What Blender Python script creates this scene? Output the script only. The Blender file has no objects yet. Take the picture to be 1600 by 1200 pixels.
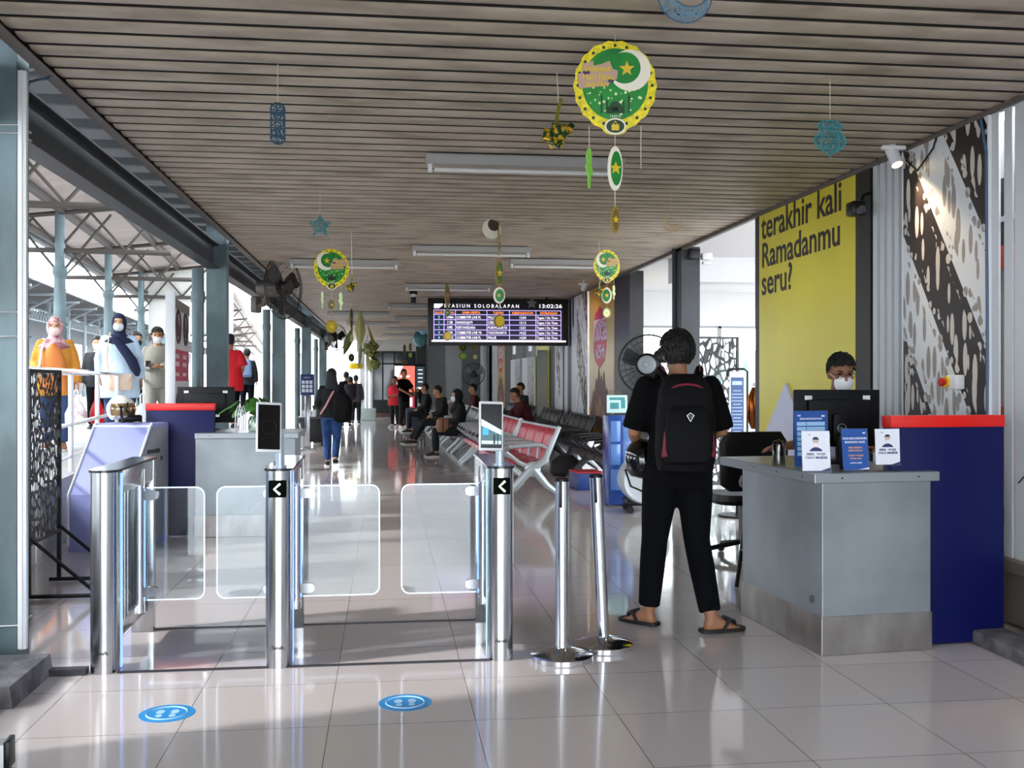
import bpy, bmesh, math, random
from mathutils import Vector as V, Matrix
random.seed(7)
C = bpy.context.scene.collection
R = math.radians
PI = math.pi
# ------------------------------------------------------------------ camera, sky, sun, exposure
TH = R(7.05)            # the camera looks this far to the right of the hall's axis (+Y)
EYE = 1.41
cd = bpy.data.cameras.new('camera'); cam = bpy.data.objects.new('camera', cd); C.objects.link(cam)
cam.location = (0, 0, EYE); cam.rotation_euler = (PI/2, 0, -TH)
cd.sensor_width = 36; cd.lens = 36.0; cd.shift_y = -6/1600; cd.clip_start = .05; cd.clip_end = 500
bpy.context.scene.camera = cam
sc = bpy.context.scene
vs = sc.view_settings
sc.display_settings.display_device = 'sRGB'
vs.view_transform = 'Standard'; vs.look = 'None'; vs.gamma = 1; vs.use_curve_mapping = False
vs.exposure = 0.35
wd = bpy.data.worlds.new('sky'); sc.world = wd; wd.use_nodes = True
bg = wd.node_tree.nodes['Background']
bg.inputs[0].default_value = (.86, .93, 1.0, 1); bg.inputs[1].default_value = 8.0
sl = bpy.data.lights.new('sun', 'SUN'); so = bpy.data.objects.new('sun', sl); C.objects.link(so)
sl.energy = 2.9; sl.angle = R(3.5); sl.color = (1, .98, .96)
SUN_EL, SUN_AZ = R(34), R(16)       # from the platform side, a little from behind the camera
so.rotation_euler = V((math.cos(SUN_EL)*math.cos(SUN_AZ), math.cos(SUN_EL)*math.sin(SUN_AZ), -math.sin(SUN_EL))).to_track_quat('-Z', 'Y').to_euler()

# ------------------------------------------------------------------ measuring helpers: photo pixel -> point in the hall
FX = 1600.0
FWD = V((math.sin(TH), math.cos(TH), 0)); RGT = V((math.cos(TH), -math.sin(TH), 0))
def pd(u, v, d):
    return V((0, 0, EYE)) + FWD*d + RGT*((u-800)*d/FX) + V((0, 0, (594-v)*d/FX))
def gp(u, v, z=0.0):
    return pd(u, v, (EYE-z)*FX/(v-594))
def yw(u, X=3.43):
    return X/math.tan(math.atan((u-800)/FX)+TH)

# ------------------------------------------------------------------ materials
def lin(h):
    if not isinstance(h, str): return (h[0], h[1], h[2], 1)
    h = h.lstrip('#'); o = []
    for i in (0, 2, 4):
        c = int(h[i:i+2], 16)/255
        o.append(c/12.92 if c <= .04045 else ((c+.055)/1.055)**2.4)
    return (*o, 1)
MATS = {}
def M(name, col, rough=.55, metal=0, emit=0, nz=None, bump=None, spec=.5, coat=0):
    """nz = (scale xyz, second colour, low, high): procedural wear; bump = (scale, strength)"""
    if name in MATS: return MATS[name]
    m = bpy.data.materials.new(name); m.use_nodes = True; nt = m.node_tree; p = nt.nodes['Principled BSDF']
    p.inputs['Base Color'].default_value = lin(col); p.inputs['Roughness'].default_value = rough
    p.inputs['Metallic'].default_value = metal; p.inputs['Specular IOR Level'].default_value = spec
    p.inputs['Coat Weight'].default_value = coat
    if emit:
        p.inputs['Emission Color'].default_value = lin(col); p.inputs['Emission Strength'].default_value = emit
    if nz or bump:
        tc = nt.nodes.new('ShaderNodeTexCoord')
    if nz:
        mp = nt.nodes.new('ShaderNodeMapping'); mp.inputs['Scale'].default_value = nz[0]
        no = nt.nodes.new('ShaderNodeTexNoise'); no.inputs['Scale'].default_value = 1; no.inputs['Detail'].default_value = 6
        cr = nt.nodes.new('ShaderNodeValToRGB'); cr.color_ramp.elements[0].position = nz[2]; cr.color_ramp.elements[1].position = nz[3]
        cr.color_ramp.elements[0].color = lin(nz[1]); cr.color_ramp.elements[1].color = lin(col)
        L = nt.links.new
        L(tc.outputs['Object'], mp.inputs[0]); L(mp.outputs[0], no.inputs['Vector']); L(no.outputs[0], cr.inputs[0]); L(cr.outputs[0], p.inputs['Base Color'])
    if bump:
        n2 = nt.nodes.new('ShaderNodeTexNoise'); n2.inputs['Scale'].default_value = bump[0]; n2.inputs['Detail'].default_value = 4
        bp = nt.nodes.new('ShaderNodeBump'); bp.inputs['Strength'].default_value = bump[1]; bp.inputs['Distance'].default_value = .02
        nt.links.new(tc.outputs['Object'], n2.inputs['Vector']); nt.links.new(n2.outputs[0], bp.inputs['Height']); nt.links.new(bp.outputs[0], p.inputs['Normal'])
    MATS[name] = m
    return m
def nodes(m):
    nt = m.node_tree
    def N(t, **k):
        n = nt.nodes.new('ShaderNode'+t)
        for a, b in k.items(): setattr(n, a, b)
        return n
    def math_(op, a, b=None):
        n = N('Math', operation=op)
        for i, x in enumerate((a, b)):
            if x is None: continue
            if isinstance(x, (int, float)): n.inputs[i].default_value = x
            else: nt.links.new(x, n.inputs[i])
        return n.outputs[0]
    return nt, N, nt.links.new, math_
def clearmat(name, tint, gloss=.06, rough=.02):
    """thin clear sheet: transparent with a faint mirror reflection"""
    m = M(name, '#ffffff'); nt, N, L, mt = nodes(m)
    tr = N('BsdfTransparent'); tr.inputs[0].default_value = lin(tint)
    gl = N('BsdfGlossy'); gl.inputs['Roughness'].default_value = rough
    lw = N('LayerWeight'); lw.inputs[0].default_value = .25
    f = mt('MULTIPLY_ADD', lw.outputs['Fresnel'], .5); f.node.inputs[2].default_value = gloss
    mx = N('MixShader'); L(f, mx.inputs[0]); L(tr.outputs[0], mx.inputs[1]); L(gl.outputs[0], mx.inputs[2])
    L(mx.outputs[0], nt.nodes['Material Output'].inputs[0])
    return m
def cutmat(name, col, scale, thr, stretch=1.0, rough=.5):
    """sheet cut through with rounded holes (procedural)"""
    m = M(name, col, rough); nt, N, L, mt = nodes(m)
    tc = N('TexCoord'); mp = N('Mapping'); mp.inputs['Scale'].default_value = (scale, scale, scale*stretch)
    vo = N('TexVoronoi', feature='DISTANCE_TO_EDGE'); vo.inputs['Scale'].default_value = 1
    L(tc.outputs['Object'], mp.inputs[0]); L(mp.outputs[0], vo.inputs['Vector'])
    hole = mt('GREATER_THAN', vo.outputs['Distance'], thr)
    tr = N('BsdfTransparent'); mx = N('MixShader')
    L(hole, mx.inputs[0]); L(nt.nodes['Principled BSDF'].outputs[0], mx.inputs[1]); L(tr.outputs[0], mx.inputs[2])
    L(mx.outputs[0], nt.nodes['Material Output'].inputs[0])
    return m

# ------------------------------------------------------------------ mesh builder
class B:
    def __init__(s): s.v = []; s.f = []; s.mi = []; s.m = 0
    def add(s, vs, fs, T=None):
        n = len(s.v)
        s.v += [tuple(T @ V(p)) if T else tuple(p) for p in vs]
        s.f += [tuple(i+n for i in f) for f in fs]; s.mi += [s.m]*len(fs)
        return s
    def box(s, c, d, bev=0, T=None, seg=2):
        c = V(c); x, y, z = d[0]/2, d[1]/2, d[2]/2
        if bev <= 0:
            vs = [c+V((i*x, j*y, k*z)) for i in (-1, 1) for j in (-1, 1) for k in (-1, 1)]
            return s.add(vs, [(0, 1, 3, 2), (4, 6, 7, 5), (0, 4, 5, 1), (2, 3, 7, 6), (0, 2, 6, 4), (1, 5, 7, 3)], T)
        bm = bmesh.new(); bmesh.ops.create_cube(bm, size=1, matrix=Matrix.Translation(c) @ Matrix.Diagonal((d[0], d[1], d[2], 1)))
        bmesh.ops.bevel(bm, geom=bm.edges[:], offset=min(bev, .49*min(d)), segments=seg, affect='EDGES', profile=.5)
        bm.verts.index_update()
        s.add([v.co.copy() for v in bm.verts], [tuple(v.index for v in f.verts) for f in bm.faces], T); bm.free()
        return s
    def bb(s, a, b, bev=0, T=None):     # box from two corners
        return s.box([(a[i]+b[i])/2 for i in range(3)], [abs(b[i]-a[i]) for i in range(3)], bev, T)
    def loft(s, rings, T=None, cap=True, close=False):
        n = len(rings[0]); vs = [p for r in rings for p in r]; fs = []
        for k in range(len(rings)-(0 if close else 1)):
            a, b = k*n, ((k+1) % len(rings))*n
            for i in range(n): fs.append((a+i, a+(i+1) % n, b+(i+1) % n, b+i))
        if cap and not close:
            fs.append(tuple(range(n-1, -1, -1))); fs.append(tuple(range((len(rings)-1)*n, len(rings)*n)))
        return s.add(vs, fs, T)
    def tube(s, pts, r, n=10, T=None, cap=True, dome=False, close=False):
        pts = [V(p) for p in pts]; rs = r if isinstance(r, (list, tuple)) else [r]*len(pts)
        if dome:
            d0 = (pts[0]-pts[1]).normalized(); d1 = (pts[-1]-pts[-2]).normalized()
            a, b = pts[0], pts[-1]; ra, rb = rs[0], rs[-1]
            pts = [a+d0*ra*.9, a+d0*ra*.55]+pts+[b+d1*rb*.55, b+d1*rb*.9]; rs = [ra*.35, ra*.8]+list(rs)+[rb*.8, rb*.35]
        N_ = len(pts); rings = []; up = None
        for i, p in enumerate(pts):
            if close: t = pts[(i+1) % N_]-pts[i-1]
            else: t = pts[min(i+1, N_-1)]-pts[max(i-1, 0)]
            t = t.normalized() if t.length > 1e-9 else V((0, 0, 1))
            if up is None: up = V((0, 0, 1)) if abs(t.z) < .9 else V((0, 1, 0))
            sd = t.cross(up).normalized(); up = sd.cross(t).normalized()
            rings.append([p+(sd*math.cos(2*PI*k/n)+up*math.sin(2*PI*k/n))*rs[i] for k in range(n)])
        return s.loft(rings, T, cap, close)
    def cyl(s, a, b, r0, r1=None, n=20, T=None):
        return s.tube([a, b], [r0, r0 if r1 is None else r1], n, T)
    def lathe(s, prof, n=24, c=(0, 0, 0), T=None):     # prof: (r, z)
        return s.loft([[(c[0]+max(r, 1e-4)*math.cos(2*PI*k/n), c[1]+max(r, 1e-4)*math.sin(2*PI*k/n), c[2]+z) for k in range(n)] for r, z in prof], T)
    def sph(s, c, r, n=16, T=None, fn=None):
        r = (r, r, r) if isinstance(r, (int, float)) else r
        m = max(6, n*2//3); rings = []
        for j in range(m+1):
            a = PI*(j+.0)/m; z = -math.cos(a); q = max(math.sin(a), .004)
            ring = []
            for k in range(n):
                d = V((q*math.cos(2*PI*k/n), q*math.sin(2*PI*k/n), z)); f = fn(d) if fn else 1
                ring.append((c[0]+d.x*r[0]*f, c[1]+d.y*r[1]*f, c[2]+d.z*r[2]*f))
            rings.append(ring)
        return s.loft(rings, T)
    def prism(s, poly, y0, y1, T=None):    # outline in local x,z extruded along y
        n = len(poly)
        vs = [(p[0], y0, p[1]) for p in poly]+[(p[0], y1, p[1]) for p in poly]
        fs = [tuple(range(n)), tuple(range(2*n-1, n-1, -1))]+[(i+n, (i+1) % n+n, (i+1) % n, i) for i in range(n)]
        return s.add(vs, fs, T)
    def ell(s, cx, cz, rx, rz, y0, y1, n=28, T=None):
        return s.prism([(cx+rx*math.cos(2*PI*k/n), cz+rz*math.sin(2*PI*k/n)) for k in range(n)], y0, y1, T)
    def torus(s, c, R_, r, ax='y', n=40, m=8, T=None, sz=1.0):
        pts = []
        for k in range(n):
            a = 2*PI*k/n; q = (R_*math.cos(a), R_*sz*math.sin(a))
            pts.append({'y': (c[0]+q[0], c[1], c[2]+q[1]), 'z': (c[0]+q[0], c[1]+q[1], c[2]), 'x': (c[0], c[1]+q[0], c[2]+q[1])}[ax])
        return s.tube(pts, r, m, T, close=True)
    def mesh(s, name, mats, smooth=38):
        me = bpy.data.meshes.new(name); me.from_pydata(s.v, [], s.f); me.update()
        for m in mats: me.materials.append(m)
        if len(mats) > 1: me.polygons.foreach_set('material_index', s.mi)
        bm = bmesh.new(); bm.from_mesh(me); bmesh.ops.recalc_face_normals(bm, faces=bm.faces[:]); bm.to_mesh(me); bm.free()
        if smooth:
            me.shade_smooth(); me.set_sharp_from_angle(angle=R(smooth))
        return me
    def obj(s, name, mats, parent=None, loc=None, rot=None, smooth=38):
        if not isinstance(mats, (list, tuple)): mats = [mats]
        return link(name, s.mesh(name, mats, smooth), parent, loc, rot)
def link(name, data, parent=None, loc=None, rot=None):
    o = bpy.data.objects.new(name, data); C.objects.link(o)
    if parent: o.parent = parent
    if loc is not None: o.location = loc
    if rot is not None: o.rotation_euler = rot if not isinstance(rot, (int, float)) else (0, 0, rot)
    return o
def tag(o, label, cat, group=None, kind=None):
    o['label'] = label; o['category'] = cat
    if group: o['group'] = group
    if kind: o['kind'] = kind
    return o
def thing(name, label, cat, loc=(0, 0, 0), rot=0, group=None, kind=None):
    return tag(link(name, None, None, loc, rot), label, cat, group, kind)
def struct(o, label=None):
    o['kind'] = 'structure'
    if label: o['label'] = label; o['category'] = o.name.split('.')[0].split('_')[0]
    return o
def dup(o, loc=None, rot=None, label=None):
    c = o.copy(); C.objects.link(c)
    if loc is not None: c.location = loc
    if rot is not None: c.rotation_euler = (0, 0, rot) if isinstance(rot, (int, float)) else rot
    if label: c['label'] = label
    for a in list(o.children):
        b = a.copy(); C.objects.link(b); b.parent = c
        for d in list(a.children):
            e = d.copy(); C.objects.link(e); e.parent = b
    return c
def setlabel(o, s):
    o['label'] = s; return o
def baked(o):       # evaluate an object (font, modifiers) into a plain mesh
    dg = bpy.context.evaluated_depsgraph_get()
    return bpy.data.meshes.new_from_object(o.evaluated_get(dg))
def text(lines, mat, parent, name='lettering', loc=(0, 0, 0), rot=None, ext=.0012, bold=0.0, shear=0, sx=1.0):
    """lines: (string, x, z, size, align) written on the local x-z plane facing -y; one mesh"""
    b = B()
    for st, x, z, size, al, *kx in lines:
        kx = kx[0] if kx else sx
        cu = bpy.data.curves.new('t', 'FONT'); cu.body = st; cu.size = size; cu.align_x = al; cu.extrude = ext
        cu.offset = bold*size; cu.resolution_u = 3; cu.shear = shear
        o = bpy.data.objects.new('t', cu); C.objects.link(o); me = baked(o)
        b.add([(x+v.co.x*kx, -v.co.z, z+v.co.y) for v in me.vertices], [tuple(p.vertices) for p in me.polygons])
        bpy.data.objects.remove(o); bpy.data.meshes.remove(me); bpy.data.curves.remove(cu)
    return b.obj(name, mat, parent, loc, rot, smooth=0)
def remesh(b, name, mat, parent, vox, it=4):
    me = b.mesh('t', [mat], 0); o = bpy.data.objects.new('t', me); C.objects.link(o)
    r = o.modifiers.new('r', 'REMESH'); r.mode = 'VOXEL'; r.voxel_size = vox; r.use_smooth_shade = True
    if it:
        q = o.modifiers.new('s', 'SMOOTH'); q.factor = .5; q.iterations = it
    nm = baked(o); bpy.data.objects.remove(o); bpy.data.meshes.remove(me)
    nm.name = name; nm.shade_smooth()
    if not nm.materials: nm.materials.append(mat)
    return link(name, nm, parent)

# ------------------------------------------------------------------ palette
steel = M('brushed_steel', '#c3c5c8', .22, 1, nz=((300, 300, 3), '#a6a8ab', .3, .7))
polished = M('polished_steel', '#d6d8dc', .12, 1)
darksteel = M('dark_steel', '#5c5f63', .4, .9)
black = M('black_plastic', '#080809', .4, spec=.3)
rubber = M('black_rubber', '#101011', .8)
white = M('white_paint', '#d9dbdd', .5)
whiteg = M('white_gloss', '#e4e6ea', .25)
bluep = M('navy_laminate', '#07104a', .45, spec=.25)
redp = M('red_laminate', '#d8160c', .4)
greym = M('grey_metal_sheet', '#9aa0a4', .42, .55, nz=((2, 2, 2), '#858b90', .35, .65))
columnp = M('grey_teal_paint', '#63777c', .5, .1, nz=((3, 3, 1.2), '#424e52', .35, .62))
darkbeam = M('dark_grey_paint', '#34383c', .5, .2, nz=((2, 2, 2), '#26292c', .3, .7))
# ================================================================== THE SETTING
HC, XL, XR = 2.96, -1.66, 3.43
# --- floor: polished 60 cm tiles
mf = M('polished_floor_tiles', '#a29c9b', .09); nt, N, L, mt = nodes(mf); P = nt.nodes['Principled BSDF']
tc = N('TexCoord'); mp = N('Mapping'); mp.inputs['Location'].default_value = (.229, -.03, 0)
bk = N('TexBrick', offset=0.0, squash=1.0)
bk.inputs['Scale'].default_value = 1; bk.inputs['Brick Width'].default_value = .6; bk.inputs['Row Height'].default_value = .6
bk.inputs['Mortar Size'].default_value = .0016; bk.inputs['Mortar Smooth'].default_value = .1
bk.inputs['Color1'].default_value = lin('#cdc4c2'); bk.inputs['Color2'].default_value = lin('#c6bdbb'); bk.inputs['Mortar'].default_value = lin('#575250')
no = N('TexNoise'); no.inputs['Scale'].default_value = 1.3; no.inputs['Detail'].default_value = 5
mr = N('MapRange'); mr.inputs['From Min'].default_value = .3; mr.inputs['From Max'].default_value = .7; mr.inputs['To Min'].default_value = .045; mr.inputs['To Max'].default_value = .11
L(tc.outputs['Object'], mp.inputs[0]); L(mp.outputs[0], bk.inputs['Vector']); L(tc.outputs['Object'], no.inputs['Vector'])
L(bk.outputs['Color'], P.inputs['Base Color']); L(no.outputs[0], mr.inputs[0]); L(mr.outputs[0], P.inputs['Roughness'])
P.inputs['Specular IOR Level'].default_value = .75
b = B(); b.bb((-2.75, -8, -.2), (9.5, 42, 0)); struct(b.obj('floor', mf), 'polished beige tiled floor of the hall')
# --- ceiling: cross slats, one mesh
mc = M('slatted_ceiling', '#b3a796', .5, nz=((2.2, 5, 1), '#928676', .34, .56))
b = B(); y = -4.4; pit = .184; xs = [XL+.02, XR]
prof = [(0, .06), (0, .006), (.006, .0), (.03, -.0045), (.064, -.006), (.104, -.0045), (.132, .0), (.138, .006), (.138, .06)]
rows = []
while y < 40.6:
    rows += [(y+a, HC+z) for a, z in prof]; y += pit
n = len(rows); vs = [(xs[0], p[0], p[1]) for p in rows]+[(xs[1], p[0], p[1]) for p in rows]
b.add(vs, [(i, i+1, n+i+1, n+i) for i in range(n-1)]); b.mi = [0 if 1 <= i % 9 <= 6 else 1 for i in range(n-1)]
ceil = b.obj('ceiling', [mc, M('dark_recess', '#2a2622', .9)], smooth=60); struct(ceil, 'brown grey slatted metal ceiling')  # slat sides and gap backs coloured dark to stand for the shade there
b = B(); b.bb((XL-.02, -4.4, HC+.05), (XR, 40.6, HC+.09)); struct(b.obj('ceiling', darkbeam), 'dark deck above the ceiling slats')
trimm = M('brown_edge_trim', '#6b635c', .5, .3)
b = B(); b.bb((XL-.035, -4.4, HC-.035), (XL+.03, 40.6, HC-.028)); b.bb((XL-.035, -4.4, HC-.03), (XL-.028, 40.6, HC+.06)); struct(b.obj('trim_1', trimm), 'edge angle along the open side of the ceiling')
b = B(); b.bb((XR-.02, -4.4, HC-.04), (XR+.02, 40.6, HC-.01)); b.bb((XR, -4.4, HC-.01), (XR+.02, 40.6, HC+.1)); struct(b.obj('trim_2', trimm), 'edge strip where the ceiling meets the poster wall')
# --- hall steel on the open side
b = B(); zb, zt = 2.68, 2.96; xb = -1.95
b.bb((xb-.07, 1, zb), (xb+.07, 40.5, zb+.014)); b.bb((xb-.07, 1, zt-.014), (xb+.07, 40.5, zt)); b.bb((xb-.006, 1, zb), (xb+.006, 40.5, zt))
struct(b.obj('beam', darkbeam), 'long dark steel beam on the platform side')
b = B(); b.add([(-3.0, -4.5, 3.56), (-1.5, -4.5, 3.2), (-1.5, 40, 3.2), (-3.0, 40, 3.56)], [(0, 1, 2, 3)])
y = 1.2
while y < 40: b.bb((-2.3, y, 3.16), (-1.5, y+.05, 3.22)); y += .62
struct(b.obj('roof', M('grey_roof_sheet', '#3b4043', .6)), 'dim roof sheets above the steel beam')
COLY = [5.3, 12.0, 18.8, 25.3, 32.0]
wire = M('strap_wire', '#b9bdbf', .4, .8)
for i, y in enumerate(COLY):
    b = B(); b.box((-1.91, y, 1.7), (.22, .014, 3.4)); b.box((-1.91, y+.16, 1.7), (.22, .014, 3.4)); b.box((-1.91, y+.08, 1.7), (.014, .16, 3.4))
    b.box((-1.803, y+.08, 1.7), (.012, .17, 3.4)); b.box((-2.017, y+.08, 1.7), (.012, .17, 3.4))
    co = b.obj('column', columnp, smooth=0); struct(co, ['steel column at the left edge with a white cable duct', 'second steel column, behind the computer desk', 'third steel column under the large caged fan', 'fourth steel column, beside the blue notice', 'farthest steel column on the platform side'][i])
    if i == 0:
        for z in (1.74, 1.62, 2.62, 2.66, .2):
            w = B(); w.tube([(-2.03, y-.012, z), (-1.79, y-.012, z+.005), (-1.79, y+.18, z+.01), (-2.03, y+.18, z), (-2.03, y-.012, z)], .004, 6); w.obj('strap', wire, co)
    if i:
        b = B(); b.cyl((-2.12, y+.02, 0), (-2.12, y+.02, 2.68), .068, n=18); b.cyl((-2.12, y+.02, 2.3), (-2.12, y+.02, 2.42), .078, n=18)
        struct(b.obj('column', columnp), ['', 'round pipe column left of the desk column', 'round pipe column under the large fan', 'round pipe column behind the blue notice', 'last round pipe column'][i])
b = B(); b.box((-1.768, 5.29, 1.51), (.042, .03, 2.84), .004); b.box((-1.768, 5.272, 1.51), (.004, .004, 2.84))
tag(b.obj('cable_duct', white), 'white plastic cable duct up the nearest left column', 'cable duct')
b = B(); b.tube([pd(0, 108, 5.2), pd(20, 106, 5.2), pd(45, 110, 5.2), pd(64, 107, 5.2), pd(68, 96, 5.2)], .008, 8)
tag(b.obj('pipe', white), 'thin white conduit bending up to the ceiling at top left', 'pipe')
b = B(); b.tube([pd(41, 138, 5.25), pd(46, 128, 5.25), pd(62, 124, 5.2), pd(80, 122, 5.1)], .007, 8)
tag(b.obj('cable', M('blue_grey_cable', '#4d6377', .5)), 'blue grey cable looping out of the white duct', 'cable')
conc = M('rough_concrete', '#6f6d70', .85, nz=((9, 9, 9), '#4a484b', .35, .65), bump=(30, .4))
b = B(); b.prism([(-2.6, 0), (-1.66, 0), (-1.585, 0), (-1.585, .0), (-1.6, .095), (-2.6, .095)], 4.62, 5.16)
b.prism([(-2.6, 0), (-1.7, 0), (-1.7, .095), (-2.6, .095)], 4.5, 4.62)
tag(b.obj('plinth', conc, smooth=0), 'rough concrete plinth around the nearest left column', 'plinth')
b = B(); b.bb((3.12, 4.45, 0), (3.42, 5.28, .075), .012)
tag(b.obj('kerb', conc), 'rough concrete kerb at the foot of the white bars', 'kerb')
b = B(); b.bb((-1.6, 5.1, .0), (-1.42, 5.16, .03)); b.bb((-1.28, 5.115, .0), (.52, 5.14, .006)); b.bb((-1.31, 5.985, 0), (.54, 6.0, .007))
struct(b.obj('trim_3', M('dark_threshold', '#3c3b40', .5, .4)), 'dark threshold strips between the gate cabinets')

# --- far end of the hall
wallw = M('cream_wall', '#c9c8c2', .7); wallg = M('grey_partition', '#7d8283', .6, nz=((1, 1, 1), '#6a6f70', .3, .7)); dk = M('charcoal_frame', '#17181a', .45)
b = B(); b.bb((-1.1, 40, 2.5), (3.6, 40.15, 3.1)); b.bb((1.35, 40, 0), (3.6, 40.15, 3.1)); struct(b.obj('wall_back', wallw), 'pale end wall above the dark glazed doors')
d1 = B()
for x in (-.55, -.1, .35, .8, 1.3): d1.bb((x-.03, 39.96, 0), (x+.03, 40.04, 2.52))
for z in (.03, .62, 2.05, 2.5): d1.bb((-.55, 39.965, z-.03), (1.3, 40.035, z+.03))
d1.bb((-.55, 39.97, .03), (1.3, 40.03, .6))
dr = d1.obj('door_1', dk); struct(dr, 'dark framed glazed doors at the far end')
g = B(); g.bb((-.52, 39.99, .62), (1.28, 40.0, 2.5)); g.obj('pane', M('smoked_glass', '#2a2d30', .08), dr)
b = B(); b.bb((-.5, 39.2, 0), (1.1, 39.95, .14), .01); tag(b.obj('bench', M('brown_wood', '#4a2e24', .5)), 'low brown step in front of the far dark doors', 'step')
b = B(); b.bb((1.02, 34.3, 0), (1.32, 34.6, 2.96)); struct(b.obj('column', dk), 'dark column right of the ticket kiosk')
b = B(); b.bb((1.32, 34.4, 0), (1.98, 34.5, 2.96)); b.bb((2.55, 34.45, 0), (3.43, 34.5, 2.96)); b.bb((1.32, 34.38, 0), (1.98, 34.41, 1.75)); struct(b.obj('wall_back', wallg, smooth=0), 'grey partition panels behind the departure board')
b = B(); b.bb((1.98, 34.42, 0), (2.55, 34.5, 2.96)); b.bb((2.25, 34.4, 1.1), (2.3, 34.42, 1.15)); struct(b.obj('door_2', M('pale_grey_door', '#a9aeae', .5)), 'pale grey door behind the departure board')
b = B(); b.cyl((3.2, 33.2, 0), (3.2, 33.2, 2.96), .13); struct(b.obj('column', M('grey_white', '#a9acae', .6)), 'white round column before the partition')

# --- poster wall (right)
X0 = XR
def wseg(u0, u1, z0, z1, mat, t=.06, x=X0):
    b = B(); ya, yb = yw(u0, x), yw(u1, x); b.bb((x, min(ya, yb), z0), (x+t, max(ya, yb), z1)); return b
whitecl = M('white_cladding', '#c8cdd0', .5, .1)
blk = M('black_cladding', '#0c0d0f', .45)
def ribbed(u0, u1, z0, z1, pitch=.1):
    b = B(); ya, yb = yw(u1), yw(u0); n = max(1, int((yb-ya)/pitch)); w = (yb-ya)/n
    for i in range(n):
        y0 = ya+i*w; b.bb((X0, y0, z0), (X0+.05, y0+w*.62, z1)); b.bb((X0+.03, y0+w*.55, z0), (X0+.06, y0+w, z1))
    return b
struct(ribbed(1360, 1416, .38, HC).obj('wall_right', whitecl, smooth=0), 'white ribbed cladding between the yellow poster and the carved panel')
struct(wseg(1337, 1360, 0, HC, blk).obj('wall_right', blk), 'black strip right of the big yellow poster')
struct(wseg(1180, 1188, 0, HC, blk, .08).obj('wall_right', blk), 'black edge left of the big yellow poster')
struct(wseg(960, 984, 0, HC, blk, .2).obj('wall_right', blk), 'black pillar right of the gold banner')
struct(wseg(1187, 1550, 0, .38, blk, .1).obj('baseboard_right', M('dark_plinth', '#26272a', .6)), 'dark plinth under the white cladding')
b = B(); b.bb((X0-.06, 4.2, .36), (X0+.08, yw(1416), .43), .008); b.bb((X0, 4.2, 0), (X0+.1, yw(1550)+.1, .36)); struct(b.obj('trim_4', M('weathered_ledge', '#544c47', .7)), 'weathered ledge under the white bars')
b = B()
for ua, ub in ((1549.5, 1562), (1570.5, 1583), (1587, 1622), (1627, 1660)):
    b.bb((X0-.006, yw(ub), .43), (X0+.006, yw(ua), HC))
for z in (.5, 2.3): b.bb((X0+.006, 4.2, z), (X0+.012, yw(1550), z+.03))
wb = b.obj('wall_right', whitecl, smooth=0); struct(wb, 'white upright bars at the right edge')
b = B(); b.bb((3.76, 3.0, 0), (3.8, 6.55, 3.0)); struct(b.obj('wall_right', M('pale_backing', '#a3a19f', .7)), 'pale wall seen between the white bars')
b = B(); b.bb((3.73, 4.4, .74), (3.755, 6.3, 1.25)); b.bb((3.73, 4.4, 2.09), (3.755, 6.3, 2.23)); b.m = 1; b.bb((3.73, 4.4, 2.23), (3.755, 6.3, 2.64)); tag(b.obj('hoarding', [M('orange_red', '#c23a22', .5), blk]), 'orange red and black hoarding glimpsed behind the white bars', 'panel')
for (u0, u1, m, z1, lb) in [(893, 903, whitecl, HC, 'white strip left of the far carved panel'), (887, 893, blk, HC, 'black strip below the end of the departure board'),
        (867, 887, whitecl, HC, 'white ribbed strip under the departure board'), (858, 867, blk, HC, 'black strip right of the far yellow poster'),
        (789, 800, blk, HC, 'black strip right of the farthest gold banner'), (764, 777, whitecl, HC, 'white strip left of the farthest gold banner'), (817, 822, blk, HC, 'dark post between the low white screens'), (800, 817, M('smoke_grey', '#2a3036', .3), HC, 'dark glazing behind the low white screens'), (822, 838, MATS['smoke_grey'], HC, 'dark glazing left of the far yellow poster')]:
    struct(wseg(u0, u1, 0, z1, m).obj('wall_right', m), lb)
b = B(); b.bb((X0-.02, 11.55, 0), (X0+.2, 11.57, HC)); b.bb((X0-.02, 11.75, 0), (X0+.2, 11.77, HC)); b.bb((X0-.02, 11.57, 0), (X0+.0, 11.75, HC)); b.bb((X0+.18, 11.57, 0), (X0+.2, 11.75, HC))
b.cyl((X0-.03, 11.8, 0), (X0-.03, 11.8, HC), .03)
struct(b.obj('column', darkbeam), 'dark grey steel column in the opening beside the man')
b = B(); b.bb((XR, -4.4, 0), (XR+.08, 4.2, HC)); struct(b.obj('wall_right', whitecl, smooth=0), 'unseen white wall added behind the viewer to darken the front of the hall')  # out of view, added to shut out sky light from the right
b = B(); b.bb((-2.0, 1.2, 0), (-1.9, 3.9, HC)); struct(b.obj('wall_left', wallw, smooth=0), 'unseen pale wall added left of the viewer to shade the front floor')  # out of view, added to cut the daylight on the front floor
b = B(); b.bb((XR, 33.0, 0), (XR+.06, 40, HC)); struct(b.obj('wall_right', MATS['grey_white'], smooth=0), 'last stretch of the right wall')
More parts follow.
